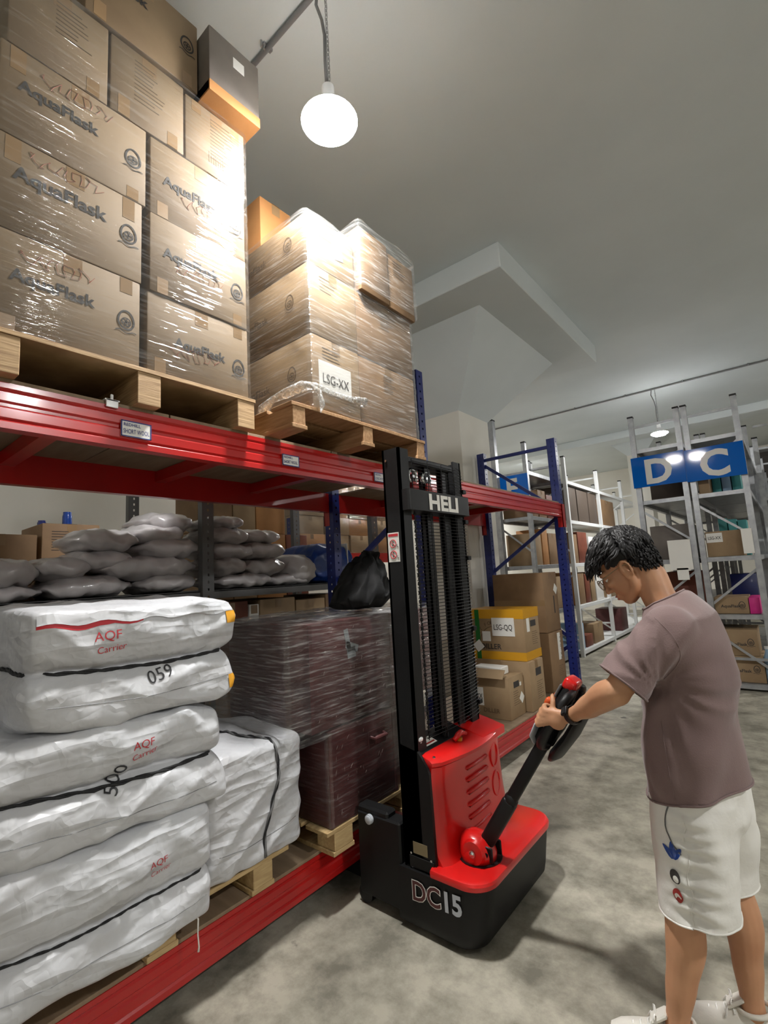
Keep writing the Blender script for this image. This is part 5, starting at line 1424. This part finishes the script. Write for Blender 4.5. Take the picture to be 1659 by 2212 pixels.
me2 = me.copy(); me2.transform(Matrix.Translation(-OFF[pr.name])); me2.name = 'shorts'
sho = obm('shorts', me2, M['shorts'], pr, True)
sd = sho.modifiers.new('thick', 'SOLIDIFY'); sd.thickness = 0.002; sd.offset = -1
edge_loops(me2, 0.0, 0.003, 'hem_band', pr, M['shorts'])
ob('side_seam', MB().tube([on_shorts(1.505 + 0.006 * math.sin(k), 0.73 - k * 0.0155, 0.001) for k in range(20)], 0.0018, 5), M['shorts'], sho)
ob('pocket_edge', MB().tube([on_shorts(1.468 - 0.018 * math.sin(k / 9 * PI) + 0.022 * (k / 9) ** 2, 0.745 - k * 0.014, 0.0015) for k in range(10)], 0.0022, 5), M['gry'], sho)
def patch(name, polys, m, off):
    mb = MB()
    for poly in polys:
        c = V((sum(p[0] for p in poly) / len(poly), 0, sum(p[1] for p in poly) / len(poly)))
        cv = mb.bm.verts.new(on_shorts(c.x, c.z, off)); R_ = mb.ring([on_shorts(p[0], p[1], off) for p in poly])
        for i in range(len(R_)): mb.bm.faces.new((cv, R_[i], R_[(i + 1) % len(R_)]))
    return ob(name, mb, M[m], sho)
def leaf(cx, cz, ang, L, W):
    out = []
    for k in range(12):
        t = 2 * PI * k / 12; a = L / 2 * math.cos(t) + L / 2; b = W * math.sin(t) * (1 - 0.35 * math.cos(t))
        out.append((cx + a * math.sin(ang) + b * math.cos(ang), cz + a * math.cos(ang) - b * math.sin(ang)))
    return out
patch('blue_emblem', [leaf(1.470, 0.606, -0.75, 0.042, 0.0078), leaf(1.470, 0.606, -0.08, 0.046, 0.0086), leaf(1.470, 0.606, 0.60, 0.040, 0.0078)], 'bluep2' if 'bluep2' in M else 'tarp', 0.004)
def oval(cx, cz, rx, rz, n=16, ph=0): return [(cx + rx * math.cos(2 * PI * k / n), cz + rz * math.sin(2 * PI * k / n) - 0.25 * rx * math.cos(2 * PI * k / n)) for k in range(n)]
patch('dark_patch', [oval(1.468, 0.556, 0.014, 0.018)], 'ink', 0.004)
patch('dark_patch', [oval(1.470, 0.551, 0.0075, 0.009)], 'paper', 0.005)
patch('red_patch', [oval(1.470, 0.505, 0.0135, 0.018)], 'dred', 0.004)
patch('red_patch', [oval(1.470, 0.502, 0.0085, 0.011)], 'paper', 0.005)
# watch on the near wrist
wd = (LW - LE).normalized(); wc = LE.lerp(LW, 0.955)
wa = wd.cross(V((0, 0, 1))).normalized(); wb = wd.cross(wa)
ob('watch_strap', MB().loft([[wc + wd * dz + (wa * math.cos(t) * 0.0320 + wb * math.sin(t) * 0.0315) * k for t in [2 * PI * q / 28 for q in range(28)]] for dz, k in ((-0.011, 0.97), (-0.010, 1.04), (0.010, 1.04), (0.011, 0.97))], caps=False), M['blkp'], pr, True, ang=40)
wf = (wb * -0.3 + wa * -0.9)
wv = (V((0, -0.75, 0.65)) - wd * V((0, -0.75, 0.65)).dot(wd)).normalized()
WB = Matrix((wd, wv.cross(wd), wv)).transposed()
ob('watch_case', MB().obox(wc + wv * 0.034, (0.034, 0.032, 0.011), WB, 0.005, 3), M['blkm'], pr, True, ang=40)
ob('watch_face', MB().obox(wc + wv * 0.040, (0.026, 0.024, 0.001), WB), M['bag'], pr)
# shoes: sole, upper, collar, laces
for an, toe in ((V((1.412, 1.800, 0.085)), V((1.275, 1.775, 0.035))), (V((1.592, 1.995, 0.085)), V((1.457, 1.975, 0.035)))):
    d = V((toe.x - an.x, toe.y - an.y, 0)).normalized(); sdir = V((-d.y, d.x, 0))
    base = V((an.x, an.y, 0)) - d * 0.065
    def P_(a, b, z): return base + d * a + sdir * b + V((0, 0, z))
    def outline(k, z, sc=1.0):
        pts = []
        for q in range(30):
            t = 2 * PI * q / 30; a = 0.132 - 0.132 * math.cos(t); wdt = 0.036 + 0.012 * math.sin(min(1, a / 0.264) * PI * 0.9)
            pts.append(P_(a * sc + 0.132 * (1 - sc), wdt * math.sin(t) * sc * 1.05, z))
        return pts
    ob('shoe_sole', MB().loft([outline(0, 0.001, 0.97), outline(0, 0.006, 1.02), outline(0, 0.024, 1.03), outline(0, 0.028, 0.99)]), M['white'], pr, True, ang=40)
    up = MB()
    for_r = []
    for a, w_, h_ in ((0.008, 0.033, 0.088), (0.035, 0.043, 0.102), (0.075, 0.045, 0.104), (0.11, 0.046, 0.100), (0.15, 0.047, 0.084), (0.19, 0.047, 0.070), (0.225, 0.041, 0.058), (0.254, 0.024, 0.042)):
        for_r.append([P_(a, w_ * math.cos(t), 0.026 + (h_ - 0.026) * max(0, math.sin(t)) ** 0.7) for t in [PI * q / 12 for q in range(13)]])
    up.loft(for_r, caps=True, closed=True)
    u_ = ob('shoe_upper', up, M['shoe'], pr, True, ang=60)
    ob('shoe_collar', MB().tube([P_(0.062 + 0.045 * math.cos(t), 0.038 * math.sin(t), 0.106 + 0.010 * math.cos(t) * -1) for t in [2 * PI * q / 24 for q in range(25)]], 0.0075, 8), M['shoe'], pr, True)
    ob('shoe_tongue', MB().obox(P_(0.112, 0, 0.112), (0.012, 0.045, 0.06), Matrix((d * 0.6 + V((0, 0, 0.8)), sdir, (d * 0.6 + V((0, 0, 0.8))).cross(sdir))).transposed(), 0.004), M['shoe'], pr)
    la = MB()
    for k in range(4):
        a = 0.118 + k * 0.022
        la.tube([P_(a, -0.028, 0.088 - k * 0.010), P_(a + 0.004, 0, 0.101 - k * 0.010), P_(a, 0.028, 0.088 - k * 0.010)], 0.003, 6)
    for sg in (-1, 1):
        la.tube([P_(0.118, 0, 0.106), P_(0.122, sg * 0.018, 0.124), P_(0.126, sg * 0.030, 0.118), P_(0.124, sg * 0.016, 0.108), P_(0.118, 0, 0.106)], 0.0025, 6)
        la.tube([P_(0.118, 0, 0.106), P_(0.135, sg * 0.02, 0.102), P_(0.145, sg * 0.036, 0.075)], 0.0025, 6)
    ob('laces', la, M['paper'], pr, True)
# ---------------------------------------------------------------- silver and white racks further down the hall
def post(parent, x, y, top, m, s=0.06, cap=True, name='post'):
    o = ob(name, MB().prism([(x - s / 2, y - s / 2), (x + s / 2, y - s / 2), (x + s / 2, y + s / 2), (x + s * 0.15, y + s / 2), (x + s * 0.15, y + s * 0.2), (x - s * 0.15, y + s * 0.2), (x - s * 0.15, y + s / 2), (x - s / 2, y + s / 2)], 'z', 0, top), m, parent)
    if cap: ob('post_cap', MB().box(x - s / 2 - 0.004, x + s / 2 + 0.004, y - s / 2 - 0.004, y + s / 2 + 0.004, top, top + 0.022, 0.003), M['blkp'], parent)
    return o
def bar(parent, p0, p1, m, w=0.03, name='brace'):
    a = V(p1) - V(p0); B = basis(a, (0, 1, 0) if abs(a.normalized().y) < 0.9 else (1, 0, 0))
    return ob(name, MB().obox((V(p0) + V(p1)) / 2, (a.length, 0.016, w), B), m, parent)
def shelving(label, x0, x1, ys, levels, m, top=3.35, side=1, braces=True, s=0.06, names='shelving_rack', bh=0.06, extra=()):
    t = thing(names, label, 'rack', ((x0 + x1) / 2, (ys[0] + ys[-1]) / 2, 0))
    for y in ys:
        for x in (x0, x1): post(t, x, y, top, m, s)
        if braces:
            for z in (0.35, 3.22): bar(t, (x0, y, z), (x1, y, z), m)
            z = 0.22; k = 0
            while z < 3.0:
                a, b = (x1, x0) if k % 2 == 0 else (x0, x1)
                bar(t, (a, y + 0.012, z), (b, y + 0.012, min(3.2, z + 0.42)), m, 0.026); z += 0.42 + (0.35 if k % 2 else 0.3); k += 1
    for z in levels:
        for y0, y1 in zip(ys, ys[1:]):
            for x in (x0, x1):
                ob('shelf_beam', MB().box(x - 0.025, x + 0.025, y0 + s / 2, y1 - s / 2, z - bh, z, 0.003), m, t)
            ob('shelf_panel', MB().box(x0 + 0.026, x1 - 0.026, y0 + 0.02, y1 - 0.02, z - 0.012, z - 0.002), m, t)
        for y in (ys[0], ys[-1]):
            bar(t, (x0, y, z - bh / 2), (x1, y, z - bh / 2), m, bh * 0.8, 'end_rail')
    return t
LV = (0.10, 0.83, 1.53, 2.26, 2.95)
shelving('white shelving receding behind the last blue post, five levels high', -1.52, -0.93, (8.36, 10.22, 12.06, 13.9), LV, M['white'], 3.35)
shelving('silver shelving with the F sign seen through the last blue frame', -1.52, -1.02, (6.95, 8.28), LV, M['steel'], 3.37)
tp_ = thing('tall_post', 'pair of tall silver posts wrapped in film beside the white column', 'post', (-1.53, 6.6, 0))
post(tp_, -1.36, 6.62, 3.72, M['steel'], 0.085); post(tp_, -1.50, 6.66, 3.70, M['steel'], 0.07)
shelving('silver rack on the left half of the D and C pair', 0.49, 1.005, (6.87, 8.7, 10.5, 12.3), (0.08, 0.84, 1.50, 2.26, 2.93), M['steel'], 3.35)
shelving('silver rack on the right half of the D and C pair', 1.085, 1.59, (6.88, 8.71, 10.51, 12.31), (0.08, 0.84, 1.50, 2.26, 2.93), M['steel'], 3.35)
shelving('silver rack beyond the right half of the D and C pair, partly outside the frame', 1.70, 2.25, (8.2, 10.0, 11.8), (0.08, 0.84, 1.50, 2.26), M['steel'], 3.05)
def sign(ch, x0, x1, y, z0, z1, tilt, label, size):
    t = thing('aisle_sign', label, 'sign', ((x0 + x1) / 2, y, z0), 'blue aisle signs')
    w = x1 - x0
    B = Matrix.Rotation(tilt, 3, 'Z')
    c = V(((x0 + x1) / 2, y, (z0 + z1) / 2))
    ob('sign_board', MB().obox(c, (w, 0.012, z1 - z0), B), M['sign'], t)
    xd = B @ V((1, 0, 0)); n = B @ V((0, -1, 0))
    txt(ch, size, c + n * 0.0065 - V((0, 0, size * 0.36)), xd, (0, 0, 1), M['signt'], t, 'lettering', 0.035, align='CENTER')
sign('D', 0.445, 1.03, 6.825, 2.425, 2.815, 0.02, 'blue sign with a large grey letter D', 0.42)
sign('C', 1.032, 1.62, 6.825, 2.41, 2.80, -0.02, 'blue sign with a large grey letter C', 0.42)
sign('F', -1.50, -0.98, 6.89, 2.52, 2.90, 0.0, 'blue sign with a letter F seen behind the last blue frame', 0.40)
# papers hung on the D and C racks
for x0, z0, w_, h_, lb in ((0.735, 1.12, 0.24, 0.36, 'large sheet of paper hanging on the rack above the worker'), (0.80, 1.0, 0.12, 0.14, 'small white sheet below the large hanging one')):
    p = tag(flat('paper_notice', M['paper'], None, (x0, 6.82, z0 + 0.25), (1, 0, 0), (0, 0, 1), w_, h_, 0.002), lb, 'notice')
def bx(label, x0, x1, y0, y1, z0, z1, m='card', g='cartons on the far shelving', **k): return carton(label, x0, x1, y0, y1, z0 + 0.001, z1, m, g, tape=m in ('card', 'card2'), **k)
# contents of the D and C racks
GD = 'goods on the D and C racks'
def dc(label, x0, x1, z0, z1, m='card', y0=6.95, y1=7.45, pr=True):
    t = bx(label, x0, x1, y0, y1, z0, z1, m, GD)
    if pr and m.startswith('card'):
        hx, hy = (x1 - x0) / 2, (y1 - y0) / 2
        txt(A_, 0.046, (-hx * 0.62, -hy - 0.0005, (z1 - z0) * 0.38), (1, 0, 0), (0, 0, 1), M['ink'], t, 'printed_lettering', 0.02, local=True)
        logo((hx * 0.62, -hy - 0.0008, (z1 - z0) * 0.5), (1, 0, 0), (0, 0, 1), 0.075, M['ink'], t, True)
    return t
dc('lowest printed carton on the C rack floor level', 1.115, 1.50, 0.08, 0.37)
dc('second printed carton stacked on the C rack floor level', 1.115, 1.475, 0.372, 0.665)
dc('printed carton on the C rack beside the pink box', 1.115, 1.44, 0.84, 1.03)
dc('bright pink box at the end of the C rack', 1.445, 1.545, 0.84, 1.02, 'pink', pr=False)
t = dc('wide carton with an LSG-XX slip on the C rack', 1.12, 1.47, 1.50, 1.80, 'card', pr=False)
c = flat('paper_sheet', M['paper'], t, (-0.168, -0.2512, 0.17), (1, 0, 0), (0, 0, 1), 0.16, 0.11, local=True)
txt('LSG-XX', 0.05, (-0.088, -0.253, 0.205), (1, 0, 0), (0, 0, 1), M['ink'], c, 'printed_lettering', 0.01, local=True, align='CENTER', sx=0.75)
tag(flat('paper_notice', M['paper'], None, (1.475, 6.835, 1.52), (1, 0, 0), (0, 0, 1), 0.10, 0.28, 0.002), 'white sheet taped to the end of the C rack', 'notice')
for i in range(3): dc('teal box on the upper C rack, %s from the left' % ('first', 'second', 'third')[i], 1.24 + i * 0.10, 1.33 + i * 0.10, 2.26, 2.52, 'teal' if i != 1 else 'bluebox', 7.2, 7.5, False)
for i in range(3): dc('teal box on the middle C rack behind the LSG-XX carton, %s from the left' % ('first', 'second', 'third')[i], 1.22 + i * 0.10, 1.31 + i * 0.10, 1.50, 1.98 - 0.02 * i, 'teal', 7.5, 7.75, False)
dc('brown carton on the upper C rack beside the teal boxes', 1.12, 1.235, 2.26, 2.55, 'card', pr=False)
dc('tall pale carton filling the D rack above the worker', 0.53, 0.98, 1.50, 1.93, 'cardg', 7.0, 7.5, False)
dc('long flat carton on the D rack under the sign', 0.54, 0.97, 2.26, 2.55, 'dbrown', 7.3, 7.9, False)
dc('dark carton deep in the D rack at chest height', 0.53, 0.97, 0.84, 1.33, 'rust', 7.6, 8.1, False)
dc('brown carton low in the D rack behind the worker', 0.53, 0.97, 0.08, 0.55, 'card2', 7.2, 7.7, False)
dc('dark blue crate deep in the C rack', 1.22, 1.5, 0.84, 1.26, 'blue', 8.0, 8.4, False)
k = thing('bottle', 'clear bottle standing at the lower end of the C rack', 'bottle', (1.55, 7.0, 0.08))
ob('bottle_body', MB().loft([[(1.535 + r * math.cos(q * PI / 8), 7.0 + r * math.sin(q * PI / 8), z) for q in range(16)] for r, z in ((0.034, 0.081), (0.036, 0.09), (0.036, 0.36), (0.015, 0.42), (0.015, 0.45))]), M['bluebox'], k, True, ang=40)
ob('bottle_cap', MB().cyl((1.535, 7.0, 0.45), (1.535, 7.0, 0.48), 0.018, n=12), M['white'], k, True, ang=40)
# contents of the white shelving and of the F rack
rd = random.Random(5)
pal = ['card', 'card2', 'rust', 'card', 'paper', 'card3', 'dbrown', 'bluebox']
lev = ('floor', 'second', 'third', 'fourth', 'top')
ordn = ('nearest', 'second', 'third', 'fourth', 'fifth', 'sixth', 'seventh', 'eighth', 'ninth')
nm_ = {'card': 'brown', 'card2': 'dull brown', 'rust': 'reddish brown', 'paper': 'white', 'card3': 'orange brown', 'dbrown': 'dark', 'bluebox': 'pale blue', 'maroon': 'maroon'}
plan = {
  0: [(8.45, 8.62, 0.42, 'bluebox'), (8.7, 9.05, 0.20, 'rust'), (9.15, 9.7, 0.34, 'card'), (11.0, 11.5, 0.45, 'maroon')],
  1: [(8.42, 8.55, 0.55, 'card3'), (8.6, 8.9, 0.52, 'card2'), (8.95, 9.2, 0.50, 'rust'), (9.25, 9.5, 0.53, 'card'), (9.55, 10.0, 0.50, 'paper'), (10.4, 10.9, 0.45, 'card'), (11.0, 11.6, 0.5, 'card2')],
  2: [(8.42, 8.75, 0.50, 'card2'), (8.8, 9.3, 0.55, 'rust'), (9.4, 9.7, 0.48, 'paper'), (10.4, 11.0, 0.5, 'card'), (11.1, 11.8, 0.45, 'card2')],
  3: [(8.45, 8.95, 0.62, 'dbrown'), (9.0, 9.6, 0.60, 'dbrown'), (9.65, 10.15, 0.60, 'dbrown'), (10.35, 11.4, 0.55, 'card2')],
}
for L, lst in plan.items():
    for i, (a, b, h, m) in enumerate(lst):
        bx('%s carton on the %s level of the white shelving, %s along' % (nm_[m], lev[L], ordn[i]), -1.46, -0.96, a, b, LV[L], LV[L] + h, m)
planF = {0: [(7.05, 7.6, 0.5, 'card')], 1: [(7.05, 7.45, 0.5, 'card2'), (7.5, 8.1, 0.5, 'card')], 2: [(7.02, 7.35, 0.48, 'card'), (7.4, 7.62, 0.56, 'card3'), (7.66, 8.0, 0.5, 'card2')], 3: [(7.0, 7.35, 0.26, 'card2'), (7.4, 7.7, 0.45, 'card2'), (7.75, 8.2, 0.4, 'rust')]}
for L, lst in planF.items():
    for i, (a, b, h, m) in enumerate(lst):
        bx('%s carton on the %s level of the F rack, %s along' % (nm_[m], lev[L], ordn[i]), -1.47, -1.05, a, b, LV[L], LV[L] + h, m)
# ---------------------------------------------------------------- far rack behind the grey shelving
fr_ = thing('pallet_rack', 'distant red and blue rack seen between the sacks and the blue post', 'rack', (-3.6, 5.6, 0))
for y in (4.3, 6.6):
    for x in (-3.25, -4.2): upright(fr_, x - 0.09, x, y, 2.35 if y < 5 else 2.7, M['blue'])
for z in (1.72, 0.15):
    for x, s in ((-3.24, 1), (-4.2, -1)): beam(fr_, x, 4.34, 6.56, z, 0.15, M['red'], s)
    ob('shelf_board', MB().box(-4.2, -3.25, 4.3, 6.6, z + 0.15, z + 0.165), M['deck'], fr_)
GF = 'cartons on the distant rack'
for j in range(4):
    for i in range(4):
        carton('carton on the distant rack, %s row, %s from the left' % (('lowest', 'second', 'third', 'topmost')[j], ('first', 'second', 'third', 'fourth')[i]), -3.85, -3.29 - 0.02 * ((i + j) % 2), 4.42 + i * 0.52, 4.92 + i * 0.52, 1.886 + j * 0.262, 2.146 + j * 0.262, 'card' if (i + j) % 3 else 'card3', GF)
wrap('film around the cartons on the distant rack', -3.87, -3.27, 4.40, 6.52, 1.89, 2.95, 'film around the loads', 'film', 33)
GG = 'cartons stacked behind the sacks'
yy = 2.62
for i, (wd, h, m) in enumerate(((0.42, 2.50, 'card2'), (0.30, 2.52, 'card'), (0.42, 2.45, 'card3'), (0.34, 2.3, 'rust'))):
    z = 0.0; k = 0
    while z < h - 0.3:
        carton('%s stack behind the sacks counted from the left, carton %s' % (('first', 'second', 'third', 'fourth')[i], ('on the floor', 'second up', 'third up', 'fourth up', 'fifth up', 'sixth up', 'topmost')[k]), -3.2, -2.75, yy, yy + wd - 0.01, z + 0.001, z + 0.41, m, GG); z += 0.412; k += 1
    yy += wd
